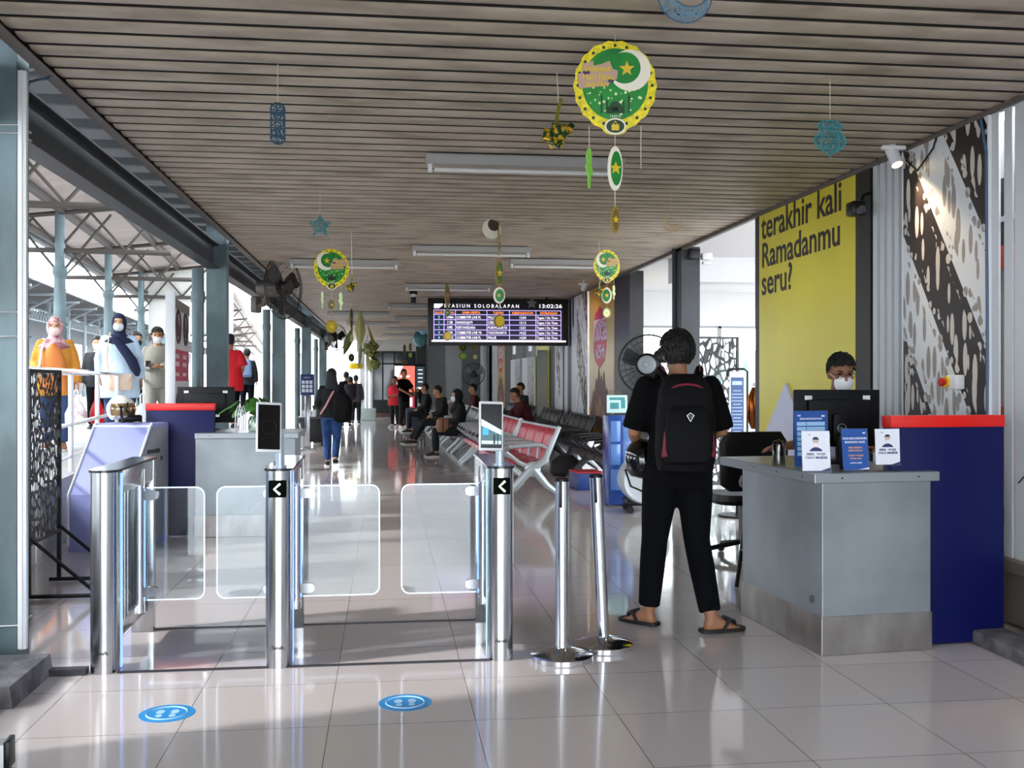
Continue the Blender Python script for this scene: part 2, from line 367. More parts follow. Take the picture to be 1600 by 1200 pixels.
# --- annex seen through the opening
wr = M('annex_white', '#d6d7d8', .7)
b = B(); b.bb((XR, 6.5, 3.05), (9.5, 19, 3.15)); struct(b.obj('ceiling', wr), 'white ceiling of the annex')
b = B(); b.bb((XR+.4, 13.2, 2.72), (9.5, 13.6, 3.05)); struct(b.obj('beam', wr), 'white drop beam of the annex ceiling')
b = B(); b.bb((XR, 18.5, 2.42), (9.5, 18.65, 3.05)); b.bb((XR, 18.5, 0), (9.5, 18.65, .5)); struct(b.obj('wall_back', wr), 'white end wall of the annex')
w1 = B()
for x in (4.3, 5.35, 6.2, 7.1, 8.2): w1.bb((x-.03, 18.5, .5), (x+.03, 18.58, 2.42))
w1.bb((XR, 18.5, 2.38), (9.5, 18.58, 2.42)); w1.bb((XR, 18.5, .5), (9.5, 18.58, .55))
win = w1.obj('window_1', M('grey_window_frame', '#8d9094', .4)); struct(win, 'wide bright window at the end of the annex')
lv = B()
for k in range(9): lv.box((5.78, 18.52, 2.0+k*.04), (.82, .03, .006), T=None)
lv.obj('louver', MATS['grey_window_frame'], win)
gl = B(); gl.bb((XR+.1, 18.53, .55), (9.4, 18.535, 2.38)); gl.obj('pane', clearmat('window_glass', '#f4f8f8', .03), win)
b = B()
x = 3.2
while x < 11: b.bb((x, 21.5, 0), (x+.22, 21.55, 2.05)); b.bb((x+.2, 21.54, 0), (x+.34, 21.58, 2.05)); x += .34
struct(b.obj('wall_back', M('grey_fence_sheet', '#a2a8a8', .6), smooth=0), 'grey fence outside the annex window')
grn = M('green_cloth', '#3aa77c', .7)
for i, x in enumerate((5.0, 7.15, 7.75)):
    b = B(); b.cyl((x+.02, 21.42, 0), (x+.02, 21.42, 1.9), .012, n=8); b.loft([[(x+.09*math.cos(a)*s, 21.4+.03*math.sin(a), z) for a in [2*PI*k/10 for k in range(10)]] for z, s in ((1.0, .5), (1.3, 1), (1.6, .9), (1.85, .3))])
    tag(b.obj('flag', grn), ['green feather flag outside the annex window by the fan', 'green feather flag outside the window right of the black screen', 'green feather flag outside the window next to the yellow poster'][i], 'flag', 'green flags outside')

# --- the platform side, running 5.3 degrees off the hall
PA = R(5.3)
TP = Matrix.Rotation(PA, 4, 'Z')
ZP = .56
pave = M('platform_paving', '#b3b2b0', .8, nz=((2, 2, 2), '#9c9b9a', .3, .7))
b = B(); b.bb((-5.6, 2.5, -.6), (-1.9, 150, ZP), T=TP); struct(b.obj('floor', pave), 'raised railway platform')
b = B(); b.bb((-60, -40, -.9), (40, 160, -.62)); struct(b.obj('ground', M('ballast', '#8d8a86', .9)), 'ground beyond the platforms')
b = B(); b.bb((-14, -14, -.6), (-8.6, 150, ZP), T=TP); struct(b.obj('floor', pave), 'opposite railway platform')
rs = M('pinkish_roof_sheet', '#c9bdb7', .6, nz=((.5, 3, 1), '#b3a7a1', .3, .7)); nt, N, L, mt = nodes(rs); tl = N('BsdfTranslucent'); tl.inputs[0].default_value = lin('#b9aaa4'); mx_ = N('MixShader'); mx_.inputs[0].default_value = .05; L(nt.nodes['Principled BSDF'].outputs[0], mx_.inputs[1]); L(tl.outputs[0], mx_.inputs[2]); L(mx_.outputs[0], nt.nodes['Material Output'].inputs[0])
tr_ = M('brown_truss_paint', '#453f3a', .6)
eave_z, eave_x = 3.98, -4.2
b = B(); y = -12
while y < 110:
    for (ya, dz) in ((0, 0), (.19, .012)):
        b.add([(eave_x, y+ya, eave_z+dz), (-1.72, y+ya, eave_z+.35+dz), (-1.72, y+ya+.38, eave_z+.35+dz), (eave_x, y+ya+.38, eave_z+dz)], [(0, 1, 2, 3)], TP)
    y += .4
struct(b.obj('roof', rs, smooth=0), 'corrugated canopy over the near platform')
b = B()
for x, z in ((-4.15, 0), (-3.4, .1), (-2.6, .21), (-1.9, .31)): b.bb((x-.035, -12, eave_z+z-.11), (x+.035, 110, eave_z+z-.01), T=TP)
struct(b.obj('beam', tr_), 'purlins under the near platform canopy')
b = B(); b.tube([TP @ V((eave_x-.12, -12, eave_z-.05)), TP @ V((eave_x-.12, 110, eave_z-.05))], .09, 12); struct(b.obj('trim_5', darksteel), 'gutter along the near canopy')
def pcol(y, x=-3.45):
    p = TP @ V((x, y, ZP)); b = B()
    b.lathe([(.17, 0), (.17, .15), (.125, .2), (.105, 1.2), (.085, 2.4), (.085, 2.45), (.11, 2.5), (.11, 2.58), (.075, 2.62), (.075, 3.45)], 14)
    for k in range(4):
        a = k*PI/2+.4
        for j in range(16): b.sph((.105*math.cos(a)*(1-.03*j*.2), .105*math.sin(a)*(1-.03*j*.2), .3+j*.13), .012, 6)
    return b.obj('column', columnp, None, p)
def truss(y, label):
    b = B(); pts = lambda x, z: TP @ V((x, y, z))
    lo, = (3.42,)
    b.tube([pts(-4.3, lo), pts(-1.8, lo)], .042, 8)
    b.tube([pts(-4.3, 3.9), pts(-1.8, 4.2)], .04, 6)
    for a, c in (((-4.25, 3.45), (-3.85, 3.9)), ((-3.85, 3.92), (-3.45, 3.45)), ((-3.45, 3.45), (-3.0, 4.02)), ((-3.0, 4.02), (-2.5, 3.45)), ((-2.5, 3.45), (-1.9, 4.15)), ((-3.45, 3.05), (-4.1, 3.88)), ((-3.45, 3.05), (-2.7, 4.0))):
        b.tube([pts(*a), pts(*c)], .022, 6)
    return struct(b.obj('beam', tr_), label)
ordn = ['nearest', 'second', 'third', 'fourth', 'fifth', 'sixth', 'seventh', 'eighth', 'ninth', 'tenth', 'eleventh']
for i, y in enumerate((8.2, 12.6, 17.0, 21.4, 26, 31, 36, 42, 48, 55, 62)):
    struct(pcol(y), ordn[i]+' riveted iron column of the platform canopy'); truss(y, ordn[i]+' truss under the platform canopy')
# the far platform
fd = M('far_roof_dark', '#4c4a4a', .7)
b = B(); y = -14
while y < 150: b.bb((-12.6, y, 5.0), (-8.5, y+.36, 5.04), T=TP @ Matrix.Translation((0, 0, 0))); b.bb((-12.6, y+.36, 5.05), (-8.5, y+.6, 5.08), T=TP); y += .6
struct(b.obj('roof', fd, smooth=0), 'dark canopy over the opposite platform')
b = B(); b.bb((-8.55, -14, 4.86), (-8.4, 150, 5.02), T=TP); struct(b.obj('trim_6', whiteg), 'white gutter of the opposite canopy')
b = B()
for y in range(0, 100, 4):
    b.tube([TP @ V((-10.2, y, ZP)), TP @ V((-10.2, y, 5))], .11, 8)
    b.tube([TP @ V((-10.2, y, 4.2)), TP @ V((-8.8, y, 4.95))], .06, 6); b.tube([TP @ V((-10.2, y, 4.1)), TP @ V((-12.4, y, 4.9))], .06, 6)
    b.tube([TP @ V((-8.4, y+1, 4.6)), TP @ V((-12.4, y+1, 4.6))], .05, 6)
    for k in range(8):
        b.tube([TP @ V((-10.2, y+k*.5, 3.9)), TP @ V((-10.2, y+k*.5+.25, 4.35))], .025, 4); b.tube([TP @ V((-10.2, y+k*.5+.25, 4.35)), TP @ V((-10.2, y+k*.5+.5, 3.9))], .025, 4)
for z in (3.9, 4.35): b.tube([TP @ V((-10.2, 0, z)), TP @ V((-10.2, 100, z))], .04, 6)
struct(b.obj('beam', M('far_steel', '#6d757a', .6)), 'steelwork of the opposite canopy')
b = B()
for y in range(-2, 140, 8): b.bb((-12.6, y, ZP), (-12.5, y+3.4, 4.9), T=TP); b.bb((-12.6, y+3.4, ZP), (-12.5, y+8, 1.5), T=TP); b.bb((-12.6, y+3.4, 3.6), (-12.5, y+8, 4.9), T=TP)
struct(b.obj('wall_left', M('far_wall', '#5d6166', .7), smooth=0), 'back wall of the opposite platform')
ab = M('pale_blue_panel', '#7fb0e0', .4, nz=((1.2, 1.2, 1.6), '#e8f0f6', .4, .55))
for i, (y, x) in enumerate(((19.5, -9.6), (23.4, -9.6), (27.5, -9.6))):
    b = B(); b.bb((x-.06, y, 2.1), (x, y+2.6, 3.45), T=TP); o = b.obj('billboard', ab if i == 0 else M('white_panel', '#dbe6ea', .5)); tag(o, ['blue and white billboard on the opposite platform', 'white billboard on the opposite platform behind the riveted column', 'white billboard on the opposite platform beyond the woman in navy'][i], 'billboard', 'billboards across the tracks')
    for yy in (.3, 2.3):
        q = B(); q.bb((x-.06, y+yy-.04, ZP), (x, y+yy+.04, 2.1), T=TP); q.obj('leg', darksteel, o)
# pale building at the far left end
b = B(); b.bb((-2.6, 50, 0), (1.5, 51, 6)); b.bb((-16, 120, 0), (-8, 121, 4.5)); struct(b.obj('wall_back', M('bright_wall', '#dfe6e6', .8)), 'bright building beyond the end of the hall')
b = B(); b.bb((-5.7, 25.7, 2.55), (-3.7, 25.8, 4.15)); struct(b.obj('wall_left', wallw), 'pale signboard wall across the platform')
# ================================================================== PEOPLE
SK = M('skin_tan', '#a8744f', .55); SKF = M('skin_light', '#c99a78', .55); hairm = M('black_hair', '#0a0909', .55, bump=(120, .5))
eyem = M('eye_dark', '#140d0a', .2); maskw = M('white_face_mask', '#e6e8ea', .7)
STAND = dict(pel=(0, 0, .92), che=(0, .005, 1.26), nek=(0, .012, 1.43), hed=(0, -.012, 1.585),
    sL=(.162, .012, 1.362), eL=(.222, .03, 1.10), wL=(.235, -.03, .86), sR=(-.162, .012, 1.362), eR=(-.222, .03, 1.10), wR=(-.235, -.03, .86),
    hL=(.088, 0, .9), kL=(.1, -.02, .49), aL=(.105, .03, .085), hR=(-.088, 0, .9), kR=(-.1, -.02, .49), aR=(-.105, .03, .085), tL=(.025, -.17), tR=(-.025, -.17))
SIT = dict(STAND, pel=(0, .02, .52), che=(0, .05, .87), nek=(0, .03, 1.04), hed=(0, -.005, 1.19), sL=(.172, .05, .98), eL=(.215, .0, .72), wL=(.12, -.2, .64),
    sR=(-.172, .05, .98), eR=(-.215, .0, .72), wR=(-.12, -.2, .64), hL=(.09, 0, .5), kL=(.12, -.42, .5), aL=(.12, -.42, .085), hR=(-.09, 0, .5), kR=(-.12, -.42, .5), aR=(-.12, -.42, .085))
def circ(c, sx, sy, rx, ry, n=18):
    return [c+sx*(rx*math.cos(2*PI*k/n))+sy*(ry*math.sin(2*PI*k/n)) for k in range(n)]
def trunk(b, j, g=0., lo=-.1, hi=1.0, bulk=1.0, flare=0.0):
    """lofted torso; lo/hi clip it (lo in m below the pelvis)"""
    p, c, n = j['pel'], j['che'], j['nek']; sdp = (j['hL']-j['hR']).normalized(); sdc = (j['sL']-j['sR']).normalized()
    up = (c-p).normalized()
    keys = [(p+up*lo, sdp, .155*bulk+flare, .112*bulk+flare), (p, sdp, .168*bulk+flare*.6, .118*bulk+flare*.6), (p.lerp(c, .5), (sdp+sdc).normalized(), .142*bulk, .1*bulk), (c, sdc, .165*bulk, .113*bulk), (c.lerp(n, .55), sdc, .15, .095)]
    if hi >= 1: keys += [(c.lerp(n, .85), sdc, .115, .075), (n, sdc, .063, .06)]
    rings = []
    for q, s, rx, ry in keys: rings.append(circ(q, s, s.cross(up).normalized(), rx+g, ry+g))
    b.loft(rings)
def limb(b, pts, rs, n=14, dome=True): b.tube(pts, rs, n, dome=dome)
def hand(b, w, d, nrm, side, curl=.35, L=.175):
    """palm, four bent fingers of unequal length and a thumb leaving the side of the palm"""
    d = d.normalized(); nrm = (nrm-d*nrm.dot(d)).normalized(); s = d.cross(nrm)*side
    k = L/.185
    ring = lambda q, rx, ry: circ(q, s, nrm, rx, ry, 12)
    b.loft([ring(w-d*.02, .027*k, .02*k), ring(w+d*.03*k, .034*k, .016*k), ring(w+d*.085*k, .041*k, .013*k), ring(w+d*.1*k, .038*k, .011*k)])
    for i, (o, ln) in enumerate(((.03, .068), (.0105, .078), (-.0095, .073), (-.029, .056))):
        p = w+d*.088*k+s*o*k; dr = d.copy(); pts = [p]; cu = curl*(1+.12*i)
        for q, f in ((.45, .35), (.32, .8), (.23, 1.2)):
            a = cu*f; dd = (d*math.cos(a*1.3)+nrm*math.sin(a*1.3)); p = p+dd*ln*q*k; pts.append(p)
        b.tube(pts, [.0092*k, .0086*k, .0078*k, .0068*k], 8, dome=True)
    t0 = w+d*.025*k+s*.03*k; t1 = t0+(d*.6+s*.75+nrm*.3).normalized()*.036*k; t2 = t1+(d*.9+s*.25+nrm*.4).normalized()*.03*k; t3 = t2+(d+nrm*.4).normalized()*.022*k
    b.tube([t0, t1, t2, t3], [.0125*k, .0105*k, .0095*k, .008*k], 8, dome=True)
def headmat(j, yaw, pitch, roll=0):
    return Matrix.Translation(j['hed']) @ Matrix.Rotation(yaw, 4, 'Z') @ Matrix.Rotation(pitch, 4, 'X') @ Matrix.Rotation(roll, 4, 'Y')
def figure(label, loc, rot, pose=None, h=1.7, skin=SK, top=None, bot=None, hair='short', shoes=None, vox=.012, yaw=0, pitch=0, face=True, mask=None, scarf=None, bulk=1.0, curl=.35, noleg=False, palm=None, hs=1.0):
    """top=(mat, sleeve m: 'long'|'short', hem below pelvis); bot=(mat, bulk); front of the figure is local -Y"""
    root = thing('person', label, 'person', loc, rot)
    k = h/1.7; j = {a: (V(b_)*k if len(b_) == 3 else V((b_[0], b_[1], 0))*k) for a, b_ in dict(STAND, **(pose or {})).items()}
    H = headmat(j, yaw, pitch)
    b = B(); trunk(b, j, 0, -.1*k, bulk=bulk)
    b.tube([j['nek']-V((0, 0, .03)), H @ V((0, .012, -.05))], [.056, .053], 14)
    b.sph((0, .008, .02), (.073, .092, .098), 20, T=H); b.sph((0, -.022, -.052), (.056, .064, .062), 16, T=H)
    b.sph((0, -.062, -.088), (.026, .022, .018), 10, T=H)                                                # chin
    b.tube([H @ V((0, -.082, .018)), H @ V((0, -.1, -.012)), H @ V((0, -.106, -.026))], [.009, .012, .013], 10, dome=True)   # nose
    for s in (-1, 1):
        b.sph((s*.013, -.092, -.028), (.01, .012, .008), 8, T=H); b.sph((s*.076, .014, -.012), (.011, .02, .032), 10, T=H)
        b.sph((s*.034, -.077, .024), (.024, .013, .008), 8, T=H); b.sph((s*.04, -.068, -.018), (.022, .02, .018), 8, T=H)
    b.tube([H @ V((-.024, -.082, -.057)), H @ V((0, -.09, -.054)), H @ V((.024, -.082, -.057))], [.005, .009, .005], 8, dome=True)
    b.tube([H @ V((-.02, -.08, -.068)), H @ V((0, -.087, -.069)), H @ V((.02, -.08, -.068))], [.005, .009, .005], 8, dome=True)
    for s, S, E, W in ((1, 'sL', 'eL', 'wL'), (-1, 'sR', 'eR', 'wR')):
        limb(b, [j[S], j[S].lerp(j[E], .3), j[E], j[E].lerp(j[W], .3), j[W]], [.05*bulk, .047*bulk, .037, .036, .026]); b.sph(j[S], .055*bulk, 12)
        nrm = palm[s] if palm else V((-s, 0, 0)); hand(b, j[W], j[W]-j[E] if not palm or len(palm) < 3 else palm[2][s], V(nrm), s, curl)
    if not noleg:
        for s, Hh, K, A, T_ in ((1, 'hL', 'kL', 'aL', 'tL'), (-1, 'hR', 'kR', 'aR', 'tR')):
            limb(b, [j[Hh], j[Hh].lerp(j[K], .35), j[K], j[K].lerp(j[A], .3), j[A]], [.086*bulk, .08*bulk, .054, .055, .036])
            a = j[A]; t = a+V((j[T_].x, j[T_].y, 0)); hl = a-V((j[T_].x, j[T_].y, 0))*.28; z = a.z-.062*k
            fs = V((0, 0, 1)).cross((t-hl).normalized())
            def fr(q, rx, z0, z1): return circ(V((q.x, q.y, z+(z0+z1)/2)), fs, V((0, 0, 1)), rx, (z1-z0)/2, 12)
            b.loft([fr(hl, .022, -.02, .03), fr(hl.lerp(t, .12), .033, -.024, .07), fr(hl.lerp(t, .4), .036, -.024, .075), fr(hl.lerp(t, .7), .044, -.024, .035), fr(hl.lerp(t, .92), .043, -.024, .012), fr(hl.lerp(t, 1.03), .028, -.022, 0)])
            for q in range(5):
                c0 = t+fs*(-.033+.0165*q); b.tube([c0-(t-hl)*.06, c0+(t-hl).normalized()*(.028-.004*abs(q-1 if s*fs.x > 0 else q-3))], .0095 if 0 < q < 4 else .011, 8, T=Matrix.Translation((0, 0, z-a.z-.008)), dome=True)
    remesh(b, 'body', skin, root, vox)
    if face:
        e = B()
        for s in (-1, 1): e.sph((s*.034, -.079, .008), (.013, .009, .0055), 10, T=H)
        e.obj('eyes', eyem, root)
        e = B()
        for s in (-1, 1): e.tube([H @ V((s*.016, -.089, .026)), H @ V((s*.036, -.09, .031)), H @ V((s*.054, -.076, .025))], [.003, .004, .002], 6)
        e.obj('eyebrows', hairm, root)
    # --- clothing
    if top:
        m, sl, hem = top[:3]; gl = top[3] if len(top) > 3 else .013; fl = top[4] if len(top) > 4 else 0
        b = B(); trunk(b, j, gl, -hem*k, bulk=bulk, flare=fl)
        for S, E, W in (('sL', 'eL', 'wL'), ('sR', 'eR', 'wR')):
            b.sph(j[S], .05*bulk+gl*.4, 12)
            if sl == 'long': limb(b, [j[S], j[S].lerp(j[E], .5), j[E], j[E].lerp(j[W], .5), j[W]], [.048*bulk+gl*.35, .05*bulk+gl*.5, .046+gl*.4, .044+gl*.5, .036+gl*.5], dome=False); b.sph(j[E], .048+gl*.5, 10)
            elif sl == 'short': b.tube([j[S], j[S].lerp(j[E], .5), j[S].lerp(j[E], .92)], [.052*bulk+gl*.45, .056*bulk+gl*.7, .058*bulk+gl*.8], 14)
        remesh(b, top[5] if len(top) > 5 else 'shirt', m, root, vox, 3)
    if bot and not noleg:
        m = bot[0]; gl = bot[1] if len(bot) > 1 else .012; b = B()
        p, up = j['pel'], (j['che']-j['pel']).normalized(); sd = (j['hL']-j['hR']).normalized(); fr_ = sd.cross(up)
        b.loft([circ(p-up*.1*k, sd, fr_, .14*bulk+gl, .105*bulk+gl), circ(p, sd, fr_, .168*bulk+gl*.7, .118*bulk+gl*.7), circ(p+up*.09*k, sd, fr_, .155*bulk+gl*.6, .108*bulk+gl*.6)])
        for Hh, K, A in (('hL', 'kL', 'aL'), ('hR', 'kR', 'aR')):
            b.tube([j[Hh]+up*.03, j[Hh].lerp(j[K], .35), j[K], j[K].lerp(j[A], .35), j[K].lerp(j[A], .93)], [.09*bulk+gl, .084*bulk+gl, .06+gl, .058+gl, .043+gl*1.2], 16); b.sph(j[K], .06+gl, 12)
            b.sph(j[Hh], .09*bulk+gl, 14)
        remesh(b, 'trousers', m, root, vox, 3)
    if shoes and not noleg:
        for A, T_ in (('aL', 'tL'), ('aR', 'tR')):
            b = B(); a = j[A]; d = V((j[T_].x, j[T_].y, 0)); hl = a-d*.36; t = a+d*1.2; z = a.z-.085*k; fs = V((0, 0, 1)).cross(d.normalized())
            def fr(q, rx, z0, z1): return circ(V((q.x, q.y, z+(z0+z1)/2)), fs, V((0, 0, 1)), rx, (z1-z0)/2, 14)
            b.m = 1; b.loft([fr(hl.lerp(t, -.02), .026, 0, .024), fr(hl.lerp(t, .12), .041, 0, .026), fr(hl.lerp(t, .45), .041, 0, .024), fr(hl.lerp(t, .75), .05, 0, .024), fr(hl.lerp(t, .95), .042, 0, .022), fr(hl.lerp(t, 1.01), .022, .004, .02)])
            b.m = 0; b.loft([fr(hl, .026, .015, .08), fr(hl.lerp(t, .14), .04, .015, .1), fr(hl.lerp(t, .38), .041, .015, .105), fr(hl.lerp(t, .66), .046, .015, .07), fr(hl.lerp(t, .9), .04, .015, .05), fr(hl.lerp(t, .98), .022, .015, .035)])
            b.obj('shoe', [shoes, whiteg], root)
    # --- hair, scarf, mask
    if hair and not scarf:
        b = B()
        def hf(d):
            f = 1.0
            if d.y < -.12 and d.z < .42-.1*abs(d.x): f = .72
            elif d.z < -.42 and (d.z < -.78 or d.y < .25): f = .72
            elif d.y < .2 and d.z < -.1 and abs(d.x) > .5: f = .78
            return f*(1+.025*math.sin(17*d.x+9*d.z)*math.sin(13*d.y+5*d.z))
        b.sph((0, .012, .03), (.086*hs, .105*hs, .107*hs), 40, T=H, fn=hf)
        if hair == 'long':
            b.loft([circ(H @ V((0, .05, .02)), V((1, 0, 0)), V((0, 1, 0)), .08, .07), circ(H @ V((0, .06, -.08)), V((1, 0, 0)), V((0, 1, 0)), .095, .06), circ(H @ V((-.02, .09, -.2)), V((1, 0, 0)), V((0, 1, 0)), .12, .045), circ(H @ V((-.05, .1, -.34)), V((1, 0, 0)), V((0, 1, 0)), .09, .03), circ(H @ V((-.06, .1, -.4)), V((1, 0, 0)), V((0, 1, 0)), .04, .015)])
        if hair == 'short' and vox <= .013:      # tufts that break up the outline
            rn = random.Random(3)
            for _ in range(420):
                z = rn.uniform(-.45, 1); a = rn.uniform(0, 2*PI); q = math.sqrt(1-z*z); d = V((q*math.cos(a), q*math.sin(a), z))
                if hf(d) < .9: continue
                p = V((d.x*.086*hs, d.y*.105*hs+.012, d.z*.107*hs+.03)); t1 = V((rn.uniform(-.5, .5), rn.uniform(-.5, .5), -.7)); t1 = (t1-d*t1.dot(d)).normalized()
                b.tube([H @ (p-d*.006), H @ (p+d*.003+t1*.012), H @ (p+d*.004+t1*.026)], [.006, .005, .0012], 4)
        b.obj('hair', hairm, root)
    if scarf:
        m, drape = scarf; b = B()
        hf = lambda d: .8 if (d.y < -.45 and -.72 < d.z < .52 and abs(d.x) < .62) else 1.0
        b.sph((0, .012, -.005), (.096, .114, .14), 40, T=H, fn=hf)
        n = j['nek']; c = j['che']; sd = (j['sL']-j['sR']).normalized(); fy = V((0, 1, 0))
        b.loft([circ(H @ V((0, .0, -.085)), sd, fy, .072, .078), circ(n+V((0, 0, .02)), sd, fy, .085, .09), circ(n-V((0, 0, .035)), sd, fy, .15, .12), circ(n-V((0, .01, .085)), sd, fy, .2, .142), circ(n-V((0, .03, .09+drape*.5)), sd, fy, .15, .135), circ(n-V((0, .06, .09+drape)), sd, fy, .06, .1)])
        o = remesh(b, 'headscarf', m, root, max(.007, vox*.8), 2)
    if mask:
        b = B()
        b.sph((0, -.034, -.048), (.069, .084, .066), 32, T=H, fn=lambda d: 1.0 if (d.y < -.2 and d.z < .72) else .7)
        for s in (-1, 1): b.tube([H @ V((s*.055, -.065, -.02)), H @ V((s*.077, -.0, .0))], .0025, 6)
        b.obj('face_mask', mask, root)
    root['_k'] = k
    return root, j, H
# --- the man with the backpack
tee = M('black_cotton', '#070709', .9, spec=.12, bump=(60, .25)); jeans = M('black_denim', '#08090d', .9, spec=.12, bump=(90, .3))
foot = gp(1066, 978)
mp_ = dict(sL=(.185, .0, 1.37), eL=(.25, -.02, 1.1), wL=(.2, -.23, 1.03), sR=(-.185, .0, 1.37), eR=(-.255, -.02, 1.1), wR=(-.1, -.26, 1.06),
    kL=(.13, -.03, .49), aL=(.16, -.05, .085), hL=(.09, 0, .9), tL=(.11, -.1), kR=(-.11, -.02, .49), aR=(-.16, .13, .085), tR=(-.15, -.05), hed=(0, -.035, 1.545), nek=(0, .0, 1.428))
# local front -Y; turned round so that he faces into the hall
man, mj, mh = figure('man in black seen from behind with a backpack, at the grey counter', (foot.x-.03, foot.y-.02, 0), PI-.1, mp_, 1.71, M('skin_sienna', '#9a6a4c', .55),  # his skin is one flat brown tone
    (tee, 'short', .13, .02), (jeans, .016), 'short', None, .011, pitch=.12, bulk=1.04, palm={1: V((-.5, -.4, -.6)), -1: V((.5, -.4, -.6))}, curl=.8, hs=1.14)
sole = M('black_flip_flop', '#111113', .6)
for s, A, T_ in ((1, 'aL', 'tL'), (-1, 'aR', 'tR')):
    a = mj[A]; d = V((mj[T_].x, mj[T_].y, 0)); hl = a-d*.42; t = a+d*1.3; fs = V((0, 0, 1)).cross(d.normalized())
    b = B(); ring = []
    out = [(0, .028), (.08, .041), (.3, .042), (.5, .044), (.75, .052), (.92, .046), (1, .025)]
    b.loft([[hl.lerp(t, f)+fs*w+V((0, 0, .004-a.z)), hl.lerp(t, f)+fs*w+V((0, 0, .022-a.z)), hl.lerp(t, f)-fs*w+V((0, 0, .022-a.z)), hl.lerp(t, f)-fs*w+V((0, 0, .004-a.z))] for f, w in out])
    o = b.obj('flip_flop', sole, man)
    q = B(); top_ = hl.lerp(t, .78); top_ = V((top_.x, top_.y, .05))
    for sg in (1, -1):
        e = hl.lerp(t, .45)+fs*sg*.045; m_ = hl.lerp(t, .6)+fs*sg*.03
        q.tube([V((e.x, e.y, .02)), V((m_.x, m_.y, .072)), top_, V((top_.x, top_.y, .02))+(t-hl)*.05], [.009, .013, .013, .007], 8, dome=True)
    q.obj('strap', sole, o)
def rring(cx, cy, z, rx, ry, n=24, e=3.2):
    r = []
    for k in range(n):
        a = 2*PI*k/n; c, s = math.cos(a), math.sin(a)
        r.append(V((cx+rx*math.copysign(abs(c)**(2/e), c), cy+ry*math.copysign(abs(s)**(2/e), s), z)))
    return r
bp = thing('backpack', 'black backpack with maroon trims on the back of the man at the counter', 'backpack', (foot.x-.03, foot.y-.02, 0), PI-.1)
pk = M('black_nylon', '#070709', .7, spec=.15, bump=(80, .2)); mar = M('maroon_piping', '#6a0c22', .6)
b = B()
b.loft([rring(0, .2, .9, .12, .05), rring(0, .21, .915, .15, .085), rring(0, .215, 1.0, .165, .105), rring(0, .21, 1.2, .162, .1), rring(0, .2, 1.35, .145, .085), rring(0, .19, 1.42, .115, .06), rring(0, .18, 1.445, .07, .03)])
b.obj('bag', pk, bp)
b = B(); b.loft([rring(0, .3, .95, .1, .02), rring(0, .31, .97, .13, .035), rring(0, .315, 1.1, .13, .04), rring(0, .305, 1.24, .115, .03), rring(0, .295, 1.27, .08, .015)]); b.obj('front_pocket', pk, bp)
b = B(); b.tube([(-.095, .262, 1.36), (-.05, .272, 1.382), (0, .275, 1.388), (.05, .272, 1.382), (.095, .262, 1.36)], .007, 8); b.obj('piping', mar, bp)
for s in (1, -1):
    b = B(); b.add([(s*.118, .335, 1.0), (s*.148, .32, 1.0), (s*.132, .322, 1.13), (s*.118, .325, .99), (s*.15, .31, .99), (s*.133, .316, 1.14)], [(0, 1, 2), (3, 5, 4), (0, 2, 5, 3), (1, 4, 5, 2), (0, 3, 4, 1)]); b.obj('side_accent', mar, bp)
    b = B(); b.tube([(s*.1, .12, 1.0), (s*.15, -.02, 1.12), (s*.13, -.125, 1.25), (s*.115, -.06, 1.42), (s*.11, .06, 1.47), (s*.09, .15, 1.4)], [.012, .016, .02, .024, .024, .02], 10); b.obj('shoulder_strap', pk, bp)
    b = B(); b.tube([(s*.118, -.03, 1.455), (s*.112, .06, 1.496), (s*.1, .12, 1.46)], .005, 6); b.obj('strap_piping', mar, bp)
b = B(); b.tube([(-.019, .358, 1.22), (0, .359, 1.234), (.019, .358, 1.22), (0, .36, 1.188)], .0026, 6, close=True); b.tube([(-.009, .36, 1.219), (.009, .36, 1.219), (0, .361, 1.204), (-.009, .36, 1.219)], .0018, 6); b.obj('logo', M('silver_print', '#c5c8cc', .3, .6), bp)
# helmet hanging on his left forearm (photo left)
hp = gp(1004, 968); hp = V((pd(1004, 718, 5.95).x, pd(1004, 718, 5.95).y, 0))
hl_ = thing('motorcycle_helmet', 'glossy black motorcycle helmet held at the left hip of the backpack man', 'helmet', (hp.x, hp.y, .95), PI*.9)
gb = M('gloss_black_shell', '#08080a', .12, coat=.5)
b = B(); b.sph((0, 0, 0), (.105, .13, .125), 28, fn=lambda d: .86 if (d.y < -.55 and -.5 < d.z < .35) else (.9 if d.z < -.8 else 1)); b.obj('shell', gb, hl_)
b = B(); b.sph((0, -.01, .0), (.108, .135, .125), 28, fn=lambda d: 1.0 if (d.y < -.4 and -.45 < d.z < .4) else .8); b.obj('visor', clearmat('helmet_visor', '#9aa0a8', .15), hl_)
b = B(); b.tube([(-.1, 0, -.06), (-.07, -.02, -.16), (0, -.03, -.19), (.07, -.02, -.16), (.1, 0, -.06)], .006, 8); b.obj('chin_strap', rubber, hl_)

